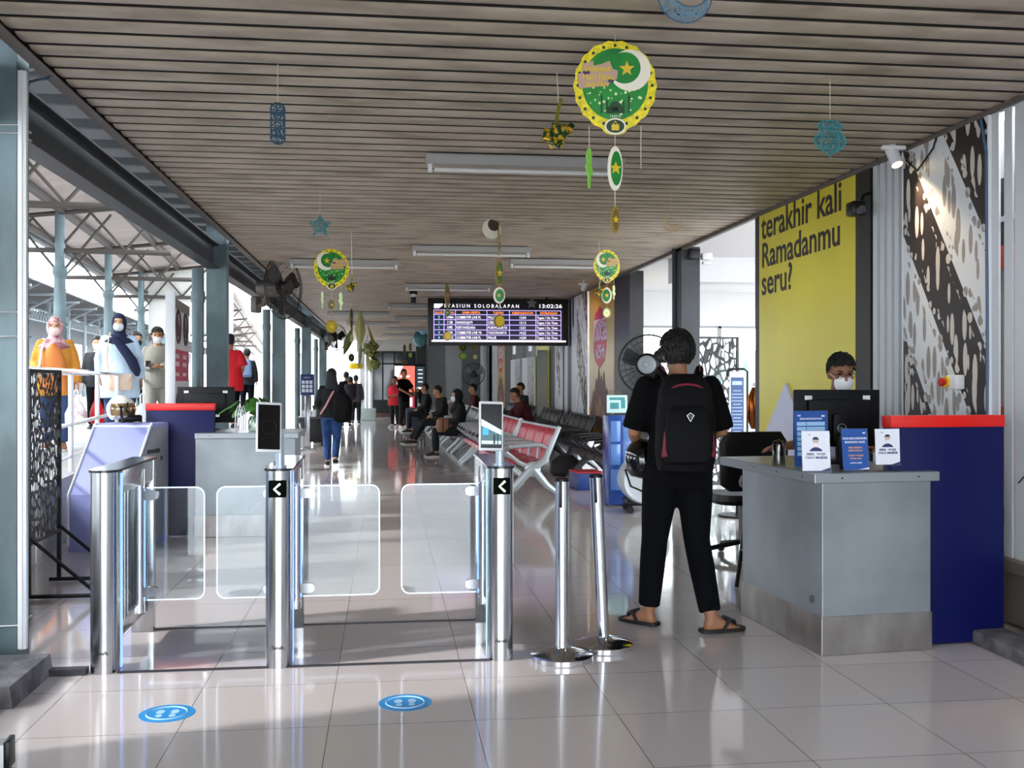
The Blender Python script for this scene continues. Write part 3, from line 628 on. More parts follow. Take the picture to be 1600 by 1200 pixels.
# --- officer behind the counter
lav = M('lavender_shirt', '#c3c4e0', .75)
op = pd(1312, 600, 6.75)
oj = dict(SIT)
ox, oy = op.x, op.y
def up(dct, dz): return {a: ((b_[0], b_[1], b_[2]+dz) if len(b_) == 3 else b_) for a, b_ in dct.items()}
oj = up(oj, .27); oj.update(eR=(-.26, -.12, 1.0), wR=(-.4, -.14, .985), eL=(.24, -.12, 1.02), wL=(.12, -.24, .985), hed=(-.0, -.03, 1.455), aL=(.12, -.3, .45), aR=(-.12, -.3, .45))
off, fj, fh = figure('seated officer with glasses and white mask behind the black monitor', (ox, oy, 0), -.12, oj, 1.7, M('skin_brown', '#8a5a40', .55), (lav, 'short', .1, .014), (M('navy_trousers', '#14182a', .8),), 'short', M('black_shoe', '#0d0d0e', .4), .0065, pitch=.2, mask=maskw, palm={1: V((0, 0, -1)), -1: V((0, 0, -1)), 2: {1: V((-.8, -.6, -.05)), -1: V((-1, .12, -.1))}}, curl=.45)
gs = B(); sv = M('glasses_metal', '#2a2a2c', .3, .7)
for s in (-1, 1):
    gs.tube([fh @ V((s*.034+.027*math.cos(a)*(1), -.1, .004+.018*math.sin(a))) for a in [2*PI*q/14 for q in range(14)]], .0016, 6, close=True)
    gs.tube([fh @ V((s*.061, -.098, .006)), fh @ V((s*.078, -.06, .008)), fh @ V((s*.08, .015, .004))], .0016, 6)
gs.tube([fh @ V((-.008, -.102, .006)), fh @ V((.008, -.102, .006))], .0018, 6)
gs.obj('glasses', sv, off)
st = thing('bar_stool', 'black bar stool with the officer seated behind the counter', 'stool', (ox, oy+.02, 0), 0)
b = B(); b.lathe([(.16, .69), (.175, .7), (.175, .73), (.15, .745)], 24); b.obj('seat', black, st)
for k in range(4):
    a = PI/4+k*PI/2; b = B(); b.tube([(.12*math.cos(a), .12*math.sin(a), .69), (.2*math.cos(a), .2*math.sin(a), 0)], .013, 8); b.obj('leg', black, st)
b = B(); b.torus((0, 0, .28), .165, .009, 'z'); b.obj('foot_ring', black, st)

# --- platform people
def onp(u, d): p = pd(u, 594, d); return (p.x, p.y, ZP)
face_cam = R(10)
mus = M('mustard_cardigan', '#c8862c', .85, bump=(40, .3)); org = M('orange_blouse', '#d9803f', .8); blj = M('blue_jeans', '#2c466e', .85, bump=(90, .3))
pnk = M('pale_pink_scarf', '#cfa7ab', .8, nz=((14, 14, 14), '#8d5660', .42, .58)); brownshoe = M('tan_shoe', '#8a5c3c', .5); dshoe = M('dark_shoe', '#161618', .5)
wk = dict(kL=(.1, -.1, .5), aL=(.1, -.06, .085), kR=(-.1, -.0, .49), aR=(-.1, .14, .1), eL=(.24, .03, 1.11), wL=(.27, -.02, .87), eR=(-.24, .03, 1.12), wR=(-.17, -.2, 1.02))
w1_, wj, wh = figure('woman in mustard cardigan and pink headscarf walking along the platform', onp(86, 12.4), face_cam, dict(wk), 1.6, SKF, (mus, 'long', .22, .03, .02, 'cardigan'), (blj, .014), None, brownshoe, .011, mask=M('peach_mask', '#ecd3cb', .7), scarf=(pnk, .1), bulk=1.12)
b = B(); b.loft([circ(V((0, -.135, z)), V((1, 0, 0)), V((0, 1, 0)), rx, .05) for z, rx in ((.72, .15), (.9, .14), (1.1, .12), (1.22, .08), (1.29, .02))]); b.obj('blouse', org, w1_)
b = B(); b.tube([(-.11, -.06, 1.31), (-.13, -.15, 1.2), (-.15, -.18, 1.0), (-.19, -.2, .82)], [.016]*4, 8); b.obj('bag_strap', M('white_strap', '#e0dcd6', .6), w1_)
lb = M('pale_blue_cotton', '#c4dcf2', .85, bump=(30, .2)); nav = M('navy_scarf', '#101d3d', .85)
w2_, wj2, wh2 = figure('woman in pale blue blouse and navy headscarf on the platform', onp(186, 13.2), R(14), dict(wk, wR=(-.23, -.06, .9)), 1.7, SKF, (lb, 'long', .3, .034, .05, 'blouse'), (blj, .016), None, dshoe, .011, yaw=-.12, mask=maskw, scarf=(nav, .05), bulk=1.14)
b = B(); b.loft([circ(V((x, y, z)), V((1, 0, 0)), V((0, 1, 0)), rx, .03) for x, y, z, rx in ((-.06, -.12, 1.4, .06), (.03, -.16, 1.28, .07), (.14, -.18, 1.12, .075), (.2, -.17, .98, .06), (.22, -.15, .9, .02))]); b.obj('scarf_end', nav, w2_)
hb = thing('handbag', 'cream handbag at the hip of the woman in navy headscarf', 'handbag', (w2_.location.x, w2_.location.y-.02, ZP), R(14))
b = B(); b.loft([rring(.02, -.27, .72, .13, .05), rring(.02, -.27, .74, .145, .06), rring(.02, -.27, .88, .15, .055), rring(.02, -.27, .93, .13, .04)]); b.obj('bag', M('cream_leather', '#dcc3ad', .5), hb)
b = B(); b.prism([(-.12, .93), (.16, .93), (.12, .84), (.02, .81), (-.08, .84)], -.34, -.325); b.obj('flap', M('cream_flap', '#e2cdb9', .5), hb)
b = B(); b.tube([(-.12, -.27, .92), (-.14, -.2, 1.1), (-.13, -.13, 1.3), (-.1, -.05, 1.46)], .008, 8); b.obj('strap', MATS['cream_leather'], hb)
gh = M('grey_olive_hoodie', '#8d8b80', .85, bump=(40, .3))
w3_, wj3, wh3 = figure('man in grey hoodie and white mask looking at his phone', onp(246, 15.3), R(12), dict(eL=(.24, .02, 1.12), wL=(.07, -.25, 1.1), eR=(-.24, .02, 1.12), wR=(-.07, -.25, 1.1), kR=(-.1, -.08, .5)), 1.62, SK, (gh, 'long', .16, .035, .0, 'hoodie'), (M('olive_trousers', '#8f8d82', .85), .02), 'short', dshoe, .012, pitch=.1, mask=maskw, palm={1: V((-.5, -.1, .8)), -1: V((.5, -.1, .8))}, curl=.9)
b = B(); b.loft([circ(V((0, .1, 1.4)), V((1, 0, 0)), V((0, 1, 0)), .1, .05), circ(V((0, .11, 1.32)), V((1, 0, 0)), V((0, 1, 0)), .12, .06), circ(V((0, .12, 1.22)), V((1, 0, 0)), V((0, 1, 0)), .05, .03)]); b.obj('hood', gh, w3_)
ph = B(); ph.box((0, 0, 0), (.075, .15, .009), .003)
tag(ph.obj('phone', black, None, (w3_.location.x-.06, w3_.location.y-.33, ZP+1.09), (R(35), 0, R(12))), 'dark phone in the hands of the man in grey hoodie', 'phone')
w4_, _, _ = figure('person with black hair and black mask behind the woman in navy', onp(214, 16.3), R(12), dict(), 1.6, SKF, (M('dark_teal_shirt', '#22414f', .8), 'long', .14, .02), (jeans,), 'short', dshoe, .016, yaw=.2, mask=M('black_mask', '#101012', .7))
w5_, _, _ = figure('person in dark clothes mostly hidden left of the woman in navy', onp(152, 17.5), R(12), dict(), 1.58, SKF, (M('dark_jacket', '#17191e', .8), 'long', .14, .03), (jeans,), 'short', dshoe, .016, mask=maskw)
w6_, _, _ = figure('person in red shirt walking along the platform past the desk column', onp(359, 17.5), PI-.1, wk, 1.62, SK, (M('red_shirt', '#d10f1e', .75), 'short', .22, .05, .03), (jeans,), 'short', dshoe, .016)
w7_, _, _ = figure('distant person on the platform carrying a blue grey backpack', onp(386, 25), PI, dict(), 1.6, SK, (M('dark_jacket2', '#1b1e26', .8), 'long', .14, .03), (jeans,), 'short', dshoe, .02)
bk_ = thing('backpack', 'blue grey backpack on the distant person on the platform', 'backpack', tuple(w7_.location), PI)
b = B(); b.loft([rring(0, .2, .92, .12, .07), rring(0, .22, .98, .15, .1), rring(0, .22, 1.25, .14, .1), rring(0, .19, 1.36, .1, .05)]); b.obj('bag', M('blue_grey_nylon', '#6f86a8', .7), bk_)
# --- carrier bags
pl = M('thin_white_plastic', '#efe9ea', .35, nz=((12, 12, 12), '#c9a9ad', .35, .55)); rdb = M('red_plastic', '#d20a1e', .3)
def carrier(lb, p, mat, w, hh, handle):
    t = thing('carrier_bag', lb, 'bag', p, .2)
    b = B(); b.loft([rring(0, 0, 0, w*.75, w*.45), rring(0, 0, .03, w*.98, w*.6), rring(0, 0, hh*.45, w, w*.65), rring(0, 0, hh*.75, w*.7, w*.4), rring(0, 0, hh, w*.3, w*.18)]); b.obj('sack', mat, t)
    b = B(); b.tube([(-w*.25, 0, hh*.9), (-.02, 0, hh+handle), (0.0, 0, hh+handle+.02), (.02, 0, hh+handle), (w*.25, 0, hh*.9)], .012, 8); b.obj('handle', mat, t)
    return t
p1 = pd(119, 640, 12.2); carrier('white carrier bag full of boxes in the hand of the mustard woman', (p1.x, p1.y, EYE-(664-594)*12.2/1600), pl, .125, .3, .1)
p1 = pd(152, 640, 12.6); carrier('red carrier bag between the two women on the platform', (p1.x, p1.y, EYE-(662-594)*12.6/1600), rdb, .085, .3, .12)
p1 = pd(222, 640, 12.9); carrier('small white carrier bag in the hand of the woman in pale blue', (p1.x, p1.y, EYE-(655-594)*12.9/1600), M('white_plastic', '#eef0f2', .35), .08, .2, .1)

# --- woman walking away in the hall
wp = gp(518, 729); blkt = tee
pw = dict(kL=(.085, -.06, .5), aL=(.07, -.02, .085), kR=(-.09, -.03, .5), aR=(-.07, .22, .14), tR=(-.01, -.12), eR=(-.25, .04, 1.12), wR=(-.24, -.15, 1.0), eL=(.24, .02, 1.11), wL=(.2, -.18, 1.02))
# she faces away: local left = photo left after the half turn
w8_, wj8, wh8 = figure('woman with long black hair and blue jeans walking away down the hall', (wp.x, wp.y, 0), PI, dict(pw, kL=pw['kL'], hL=(.085, 0, .9)), 1.58, SKF, (M('black_knit', '#0b0b0d', .85), 'long', .06, .025), (M('bright_blue_jeans', '#23497f', .85, nz=((9, 9, 9), '#16305c', .35, .65)), .008), 'long', M('black_sneaker', '#121214', .6), .011)
b = B(); b.tube([(-.09, .05, 1.31), (-.02, .14, 1.2), (.08, .15, 1.0), (.17, .1, .86)], [.016]*4, 8); b.obj('bag_strap', M('pink_strap', '#d39a9a', .6), w8_)
wb_ = thing('backpack', 'black backpack on the right shoulder of the long haired woman', 'backpack', (wp.x+.19, wp.y-.22, 0), PI-.35)
b = B(); b.loft([rring(0, 0, .73, .1, .05), rring(0, .0, .77, .14, .09), rring(0, 0, .95, .155, .1), rring(0, 0, 1.1, .14, .09), rring(0, 0, 1.18, .08, .04)]); b.obj('bag', pk, wb_)
b = B(); b.loft([rring(0, .1, .78, .09, .02), rring(0, .1, .82, .11, .03), rring(0, .1, .94, .1, .025)]); b.obj('front_pocket', pk, wb_)
b = B(); b.tube([(0.03, -.06, 1.12), (.06, -.14, 1.3), (.05, -.24, 1.2)], .016, 8); b.obj('shoulder_strap', pk, wb_)

# --- waiting passengers, from near to far
mrd = M('maroon_jacket', '#4a0d14', .85); blp = M('black_trousers', '#0d0d10', .85)
lean = dict(SIT, che=(0, -.12, .84), nek=(0, -.2, .99), hed=(0, -.27, 1.12), sL=(.17, -.16, .94), sR=(-.17, -.16, .94), eL=(.2, -.28, .7), eR=(-.2, -.28, .7), wL=(.06, -.46, .66), wR=(-.06, -.46, .66))
LOC = lambda u, d: (pd(u, 594, d).x, pd(u, 594, d).y, 0)
p = LOC(826, 19.5); w9_, _, _ = figure('seated man in maroon jacket leaning forward on the dark benches', p, -PI/2+.1, lean, 1.72, SK, (mrd, 'long', .1, .035), (blp,), 'short', dshoe, .014, pitch=.3)
q_ = LOC(714, 18.9); wA_, _, _ = figure('seated woman in black headscarf and white mask', q_, -PI/2, dict(SIT, wL=(.05, -.26, .66), wR=(-.05, -.26, .66)), 1.6, SKF, (M('black_blouse', '#0d0d10', .85), 'long', .1, .025), (blp,), None, dshoe, .013, yaw=.35, mask=maskw, scarf=(M('black_scarf', '#0c0c0f', .85), .08))
tg = thing('handbag', 'tan handbag on the bench before the masked seated woman', 'handbag', (q_[0]-.24, q_[1]-.1, .46), .3)
b = B(); b.loft([rring(0, 0, 0, .15, .08), rring(0, 0, .03, .16, .09), rring(0, 0, .22, .14, .07), rring(0, 0, .26, .1, .03)]); b.obj('bag', M('tan_leather', '#94664a', .5), tg)
for x in (-.06, .06):
    b = B(); b.box((x, -.085, .12), (.022, .012, .25)); b.obj('strap', M('brown_strap', '#3c261d', .5), tg)
st_ = dict(SIT, kL=(.11, -.4, .47), aL=(.12, -.62, .085), kR=(-.11, -.42, .47), aR=(-.1, -.7, .085), hed=(0, -.09, 1.16), che=(0, 0, .86), nek=(0, -.04, 1.02))
q_ = LOC(690, 22.6); wB_, _, _ = figure('seated person in black with legs stretched into the aisle', (q_[0], q_[1], 0), -PI/2, st_, 1.7, SK, (M('black_jacket', '#0d0d10', .85), 'long', .1, .035), (blp,), 'short', dshoe, .015, pitch=.3)
q_ = LOC(664, 27.5); wC_, _, _ = figure('seated person with raised hand beside the suitcase', (q_[0], q_[1], 0), -PI/2, dict(SIT, wR=(-.1, -.18, 1.1), eR=(-.22, -.12, .84)), 1.7, SK, (MATS['black_jacket'], 'long', .1, .035), (blp,), 'short', dshoe, .017)
q_ = LOC(739, 25.5); wD_, _, _ = figure('seated person in dark red under the pedestal fan', (q_[0], q_[1], 0), -PI/2, SIT, 1.7, SK, (mrd, 'long', .1, .03), (blp,), 'short', dshoe, .018)
q_ = gp(617, 668); wE_, _, _ = figure('young man in red shirt standing by the ticket kiosk', (q_.x, q_.y, 0), -.6, dict(eL=(.22, -.05, 1.12), wL=(.02, -.25, 1.05)), 1.5, SK, (M('red_tee', '#c4102a', .8), 'short', .18, .04), (blp,), 'short', M('white_shoe', '#d9cfc8', .5), .017)
q_ = gp(631, 670); wF_, _, _ = figure('man in black shirt reaching towards the ticket kiosk', (q_.x, q_.y, 0), .75, dict(eR=(-.25, -.1, 1.14), wR=(-.1, -.3, 1.0), eL=(.22, -.1, 1.15), wL=(.1, -.32, 1.02)), 1.72, SK, (tee, 'short', .16, .03), (blp, .02), 'short', MATS['white_shoe'], .016)
q_ = LOC(541, 31); wG_, _, _ = figure('distant person in black carrying a small child by the pale column', (q_[0], q_[1], 0), PI, dict(), 1.65, SK, (tee, 'long', .14, .03), (blp,), 'short', dshoe, .02)
q_ = LOC(547, 30.7); wH_, _, _ = figure('small child held by the distant person in black', (q_[0], q_[1], .62), PI+.3, dict(SIT), 1.1, SK, (MATS['dark_jacket'], 'long', .1, .03), (blp,), 'short', None, .018)
q_ = LOC(556, 33); wI_, _, _ = figure('distant passenger in grey walking at the far end of the hall', (q_[0], q_[1], 0), PI, dict(), 1.55, SK, (M('grey_top', '#4a464a', .85), 'long', .14, .03), (blp,), 'short', dshoe, .02)
q_ = LOC(813, 23.5); wJ_, _, _ = figure('seated person in dark clothes by the low white screens', (q_[0], q_[1], 0), -PI/2+.4, SIT, 1.75, SK, (MATS['dark_jacket'], 'long', .1, .03), (blp,), 'short', dshoe, .018)
# ================================================================== SWING GATES
led = M('gate_led_white', '#d8ecff', .4, emit=1.4); ledb = M('gate_led_blue', '#7fa8ff', .4, emit=1.3)
glz = clearmat('gate_glass', '#eef3f5', .045); scrn = M('screen_black', '#06080c', .08)
gate = M('gate_steel', '#c6c8cb', .2, 1, nz=((200, 200, 2), '#aaacb0', .3, .7))
lid = M('gate_lid', '#3a3b3e', .12, .6)
chev = M('chevron_light', '#d9ffe2', .4, emit=3.0); chevg = M('chevron_panel', '#010a04', .7, spec=.05)
def pedestal(label, x, y, sides, chevron=True, n=24):
    t = thing('gate_cabinet', label, 'gate', (x, y, 0), 0)
    b = B(); pts = [(.064*math.cos(a), .064+.064*math.sin(a)) for a in [PI+PI*k/12 for k in range(13)]]+[(.064, .15), (-.064, .15)]
    b.loft([[V((p[0], p[1], z)) for p in pts] for z in (0, .965)]); b.obj('front_post', gate, t, smooth=30)
    b = B(); b.bb((-.06, .84, 0), (.06, .9, .965), .004); b.obj('rear_post', steel, t)
    b = B(); b.bb((-.058, .15, .85), (.058, .84, .965), .003); b.obj('top_box', steel, t)
    b = B(); b.bb((-.03, .15, .12), (.03, .84, .2), .004); b.obj('lower_rail', steel, t)
    b = B(); b.cyl((0, .3, .2), (0, .3, .85), .04, n=20); b.cyl((0, .4, .2), (0, .4, .85), .03, n=16); b.obj('inner_post', steel, t)
    b = B(); b.bb((-.005, .15, .2), (.005, .84, .85)); b.obj('side_pane', clearmat('frosted_pane', '#cfd6d8', .08, .1), t)
    b = B(); pts = [(.072*math.cos(a), .064+.074*math.sin(a)) for a in [PI+PI*k/12 for k in range(13)]]+[(.068, .3), (.064, .62), (.066, .905), (-.066, .905), (-.064, .62), (-.068, .3)]
    b.loft([[V((p[0], p[1], z)) for p in pts] for z in (.966, .978)]); b.obj('lid', lid, t, smooth=30)
    for s in (-1, 1):
        b = B(); b.bb((s*.0645, .105, .005), (s*.067, .14, .955)); b.obj('light_strip', ledb, t)
    if chevron:
        b = B(); b.bb((-.042, -.012, .838), (.042, .03, .92), .003); c = b.obj('arrow_panel', chevg, t)
        b = B(); b.tube([(.014, -.014, .905), (-.014, -.014, .879), (.014, -.014, .853)], .0055, 6); b.obj('arrow', chev, c)
    text([('Damafiz', 0, 0, .022, 'CENTER')], M('dark_print', '#1d1d20', .5), t, 'maker_lettering', (0, -.003, .095))
    for s, w in sides:
        yy = .62
        hp = B(); hp.cyl((s*.035, yy, .2), (s*.035, yy, .93), .029, n=20); hp.cyl((s*.035, yy, .16), (s*.035, yy, .2), .031, n=20); h = hp.obj('hinge_post', polished, t)
        lw = B(); lw.tube([(s*.066, yy-.008, .82), (s*.066, yy-.008, .22)], .003, 6); lw.obj('hinge_light', ledb, h)
        x0, x1 = s*.075, s*(.075+w); r = .045; z0, z1 = .225, .83
        out = [(x0, z0)]+[(x1-s*r+s*r*math.sin(a), z0+r-r*math.cos(a)) for a in [PI/2*k/6 for k in range(7)]]+[(x1-s*r+s*r*math.cos(a), z1-r+r*math.sin(a)) for a in [PI/2*k/6 for k in range(7)]]+[(x0, z1)]
        b = B(); b.prism(out, yy-.006, yy+.006); wing = b.obj('glass_wing', glz, t, smooth=0)
        b = B(); b.tube([(p[0], yy-.001, p[1]) for p in out], .0032, 8); b.obj('lit_edge', led, wing)
        for z in (.79, .27):
            b = B(); b.prism([(s*.05, z-.026), (s*.115, z-.026), (s*.132, z-.018), (s*.138, z), (s*.132, z+.018), (s*.115, z+.026), (s*.05, z+.026)], yy-.014, yy+.014); c = b.obj('clamp', steel, wing)
    return t
pedestal('leftmost steel gate cabinet with no arrow panel or screen', -1.35, 5.1, [(1, .3)], False)
pB = pedestal('middle steel gate cabinet with glass wings on both sides', -.523, 5.1, [(-1, .31), (1, .415)])
pC = pedestal('right steel gate cabinet beside the two belt posts', .58, 5.1, [(-1, .415)])
def terminal(label, x, y, yaw, tilt, roll, sx, pic):
    t = thing('face_terminal', label, 'screen', (x, y, .978), 0)
    b = B(); b.cyl((.02, .06, 0), (.02, .06, .17), .022); b.cyl((.02, .06, 0), (.02, .06, .008), .034); b.obj('pole', M('pale_blue_pole', '#aebccc', .35, .4), t)
    Tm = Matrix.Translation((sx, .02, .2)) @ Matrix.Rotation(yaw, 4, 'Z') @ Matrix.Rotation(tilt, 4, 'X') @ Matrix.Rotation(roll, 4, 'Y')
    b = B(); b.box((0, 0, 0), (.125, .016, .25), .006, T=Tm); h = b.obj('housing', whiteg, t)
    b = B(); b.box((0, -.0085, .0), (.108, .002, .222), T=Tm); s_ = b.obj('display', scrn, h)
    b = B(); b.box((.01, .02, -.06), (.05, .05, .05), .008, T=Tm); b.obj('bracket', MATS['pale_blue_pole'], t)
    if pic:
        b = B()
        def q(pts, m): b.m = m; b.add([Tm @ V((p[0], -.0098-.0002*m, p[1])) for p in pts], [tuple(range(len(pts)))])
        q([(-.052, -.095), (.052, -.095), (.052, -.02), (-.052, .03)], 0); q([(-.052, .0), (-.052, .035), (.052, -.02), (.052, -.045)], 1)
        q([(-.045, -.045), (-.015, -.045), (-.015, -.01), (-.045, -.01)], 2); q([(-.05, -.09), (.05, -.09), (.05, -.075), (-.05, -.075)], 1); q([(.01, -.09), (.02, -.09), (.02, -.045), (.01, -.045)], 3); q([(.03, -.09), (.036, -.09), (.036, -.04), (.03, -.04)], 3)
        b.obj('picture', [M('lcd_teal', '#3c6068', .3, emit=.6), M('lcd_white', '#b9d6d8', .3, emit=.8), M('lcd_blue', '#2f8fd8', .3, emit=1), M('lcd_dark', '#142a30', .3)], s_, smooth=0)
    else:
        b = B(); b.torus((0, -.0098, -.0), .035, .0006, 'y', T=Tm); b.obj('ring_mark', M('lcd_faint', '#27323c', .3, emit=.3), s_)
    return t
terminal('white framed face scanner with dark screen on the middle gate', -.54, 5.13, .35, -.2, .06, -.03, False)
terminal('white framed face scanner showing a station picture on the right gate', .56, 5.13, .12, -.1, .03, -.03, True)

# ---- belt posts
def stanchion(label, x, y, lean, g='belt posts'):
    t = thing('belt_post', label, 'post', (x, y, 0), 0, g)
    b = B(); b.lathe([(0, 0), (.155, 0), (.158, .004), (.158, .028), (.15, .034), (.05, .062), (.04, .065), (0, .066)], 40); b.obj('base', polished, t, smooth=25)
    Tm = Matrix.Translation((0, 0, .06)) @ Matrix.Rotation(lean, 4, 'Y')
    b = B(); b.cyl((0, 0, 0), (0, 0, .84), .033, n=28, T=Tm); b.obj('pole', polished, t)
    b = B(); b.lathe([(0, .84), (.036, .84), (.036, .852), (.03, .856), (0, .857)], 24, T=Tm); b.box((-.012, -.033, .775), (.014, .014, .13), .003, T=Tm); b.obj('cap', black, t)
    return t
stanchion('upright steel belt post, the nearer of the pair', .885, 5.1, 0)
stanchion('leaning steel belt post behind the upright one', 1.137, 5.29, -.045)

# ---- floor stickers
fb = M('blue_vinyl', '#1d8fd6', .35); fw = M('pale_vinyl', '#a9d2ee', .4)
def sticker(label, p, r):
    t = thing('floor_sticker', label, 'sticker', (p.x, p.y, 0), 0, 'footprint stickers')
    lay = Matrix.Rotation(-PI/2, 4, 'X')
    b = B(); b.lathe([(0, 0.0006), (r, .0006), (r, .002), (0, .002)], 40); b.obj('disc', fb, t)
    b = B()
    b.torus((0, 0, .0018), r*.72, .004, 'z', n=44, m=4, sz=1.0)
    for s in (-1, 1):
        c = s*r*.26
        for (dx, dy, rx, ry) in ((s*.0, r*.14, r*.16, r*.24), (-s*.02*r, -r*.3, r*.13, r*.17)):
            b.add([(c+dx+rx*math.cos(2*PI*k/16), dy+ry*math.sin(2*PI*k/16), .0028) for k in range(16)], [tuple(range(16))])
    b.obj('footprints', fw, t, smooth=0)
    for k, st in enumerate(('JAGA JARAK', 'ANTRIAN')):
        pass
    return t
sticker('blue round footprint sticker on the floor before the left lane', gp(261, 1115), .115)
sticker('blue round footprint sticker on the floor before the right lane', gp(633, 1098), .115)

# ================================================================== COUNTERS
def counter(label, loc, rot, w, d, over, notch):
    # notch = (x0, x1, y0, y1): slot for the tall partition, open at the right (x1 >= w) or at the left (x0 <= 0)
    t = thing('counter', label, 'counter', loc, rot)
    def slab(name, x0, x1, y0, y1, z0, z1, m):
        a, c, p, q = notch
        if c >= w: P = [(x0, y0), (x1, y0), (x1, p), (a, p), (a, q), (x1, q), (x1, y1), (x0, y1)]
        else: P = [(x0, y0), (x1, y0), (x1, y1), (x0, y1), (x0, q), (c, q), (c, p), (x0, p)]
        n = len(P); b = B(); b.add([(x, y, z0) for x, y in P]+[(x, y, z1) for x, y in P], [tuple(range(n-1, -1, -1)), tuple(range(n, 2*n))]+[(i, (i+1) % n, n+(i+1) % n, n+i) for i in range(n)])
        o = b.obj(name, m, t, smooth=0); bv = o.modifiers.new('edge', 'BEVEL'); bv.width = .004; bv.segments = 2; bv.limit_method = 'ANGLE'; return o
    slab('body', 0, w, 0, d, .19, .885, greym)
    slab('plinth', -.006, w+.006, -.006, d+.006, 0, .2, M('scuffed_steel', '#a8a3a1', .36, .85, nz=((6, 6, 3), '#857d7a', .3, .7)))
    o = slab('worktop', -over, w+.03, -.035, d+.2, .885, .935, M('worktop_laminate', '#8e9499', .35, .4))
    for x in (.15*w, .85*w): b = B(); b.cyl((x, -.036, .91), (x, -.034, .91), .005, n=8); b.obj('screw', black, o)
    for y in (.1, .4, .7): b = B(); b.cyl((-over-.001, y*d, .91), (-over+.001, y*d, .91), .005, n=8); b.obj('screw', black, o)
    return t
cr = R(4.8)
ct = counter('grey metal counter with worn steel plinth in front of the officer', (2.216, 5.0, 0), cr, .62, .96, .06, (.425, .7, .055, .145))
b = B(); b.cyl((-.008, .1, .27), (-.0005, .1, .27), .022); b.obj('grommet', M('grey_grommet', '#55585c', .5), ct)
def tall_box(label, x0, x1, y0, y1, h, rot=0):
    t = thing('partition', label, 'partition', (x0, y0, 0), rot); w, d = x1-x0, y1-y0
    b = B(); b.bb((0, 0, .01), (w, d, h-.062), .003); b.obj('body', bluep, t)
    b = B(); b.bb((-.004, -.004, h-.062), (w+.004, d+.004, h), .003); b.obj('top_band', redp, t)
    return t
tall_box('tall navy partition with red top band beside the right counter', 2.216+.43*math.cos(cr)-.06*math.sin(cr), 2.216+.43*math.cos(cr)-.06*math.sin(cr)+.672, 5+.43*math.sin(cr)+.06*math.cos(cr), 5+.43*math.sin(cr)+.06*math.cos(cr)+.08, 1.222, cr)
def monitor(label, loc, rot, w=.53, h=.33, lift=.12):
    t = thing('monitor', label, 'monitor', loc, rot)
    b = B(); b.box((0, 0, lift+h/2), (w, .022, h), .006); b.box((0, -.022, lift+h/2), (w*.72, .03, h*.66), .012); b.obj('housing', M('monitor_black', '#0b0c0f', .5, spec=.2), t)
    b = B(); b.box((0, -.05, lift+h*.33), (.1, .03, .17), .01); b.box((0, -.06, lift*.5+.02), (.07, .025, lift+.1), .006); b.box((0, -.045, .008), (.24, .18, .016), .006); b.obj('stand', MATS['monitor_black'], t)
    b = B(); b.box((0, .0115, lift+h/2), (w-.02, .001, h-.03)); b.obj('display', scrn, t)
    for x, z, a in ((-.34, .86, 1), (.34, .86, 1), (-.17, .2, 1.3), (.2, .2, 1.3)): b = B(); b.box((x*w, -.0125 if abs(x) > .3 else -.038, lift+z*h), (.045*a, .001, .024)); b.obj('sticker', M('paper_label', '#d5d6d8', .6), t)
    b = B(); b.torus((0, -.066, lift+h*.33), .026, .0022, 'y'); o = b.obj('badge', M('silver_badge', '#9a9da1', .3, .8), t)
    text([('DELL', 0, -.006, .017, 'CENTER')], MATS['silver_badge'], o, 'badge_lettering', (0, -.0655, lift+h*.33), bold=.02)
    return t
CZ = .935
def onct(x, y): return Matrix.Translation((2.216, 5.0, CZ)) @ Matrix.Rotation(cr, 4, 'Z') @ V((x, y, 0))
p = onct(.43, .62); monitor('black computer monitor seen from behind on the right counter', p, .05, .53, .33, .09)
acr = clearmat('acrylic', '#f3f6f8', .05)
navyink = M('navy_ink', '#1d2f63', .6); ppw = M('paper_white', '#e3e6f0', .6); ppb = M('poster_blue', '#1a4f9c', .5); ppl = M('table_cyan', '#9cc8ea', .5); orink = M('orange_ink', '#e2a37c', .6); hairink = M('hair_ink', '#1a1c22', .6); skink = M('face_ink', '#cdb6a6', .6)
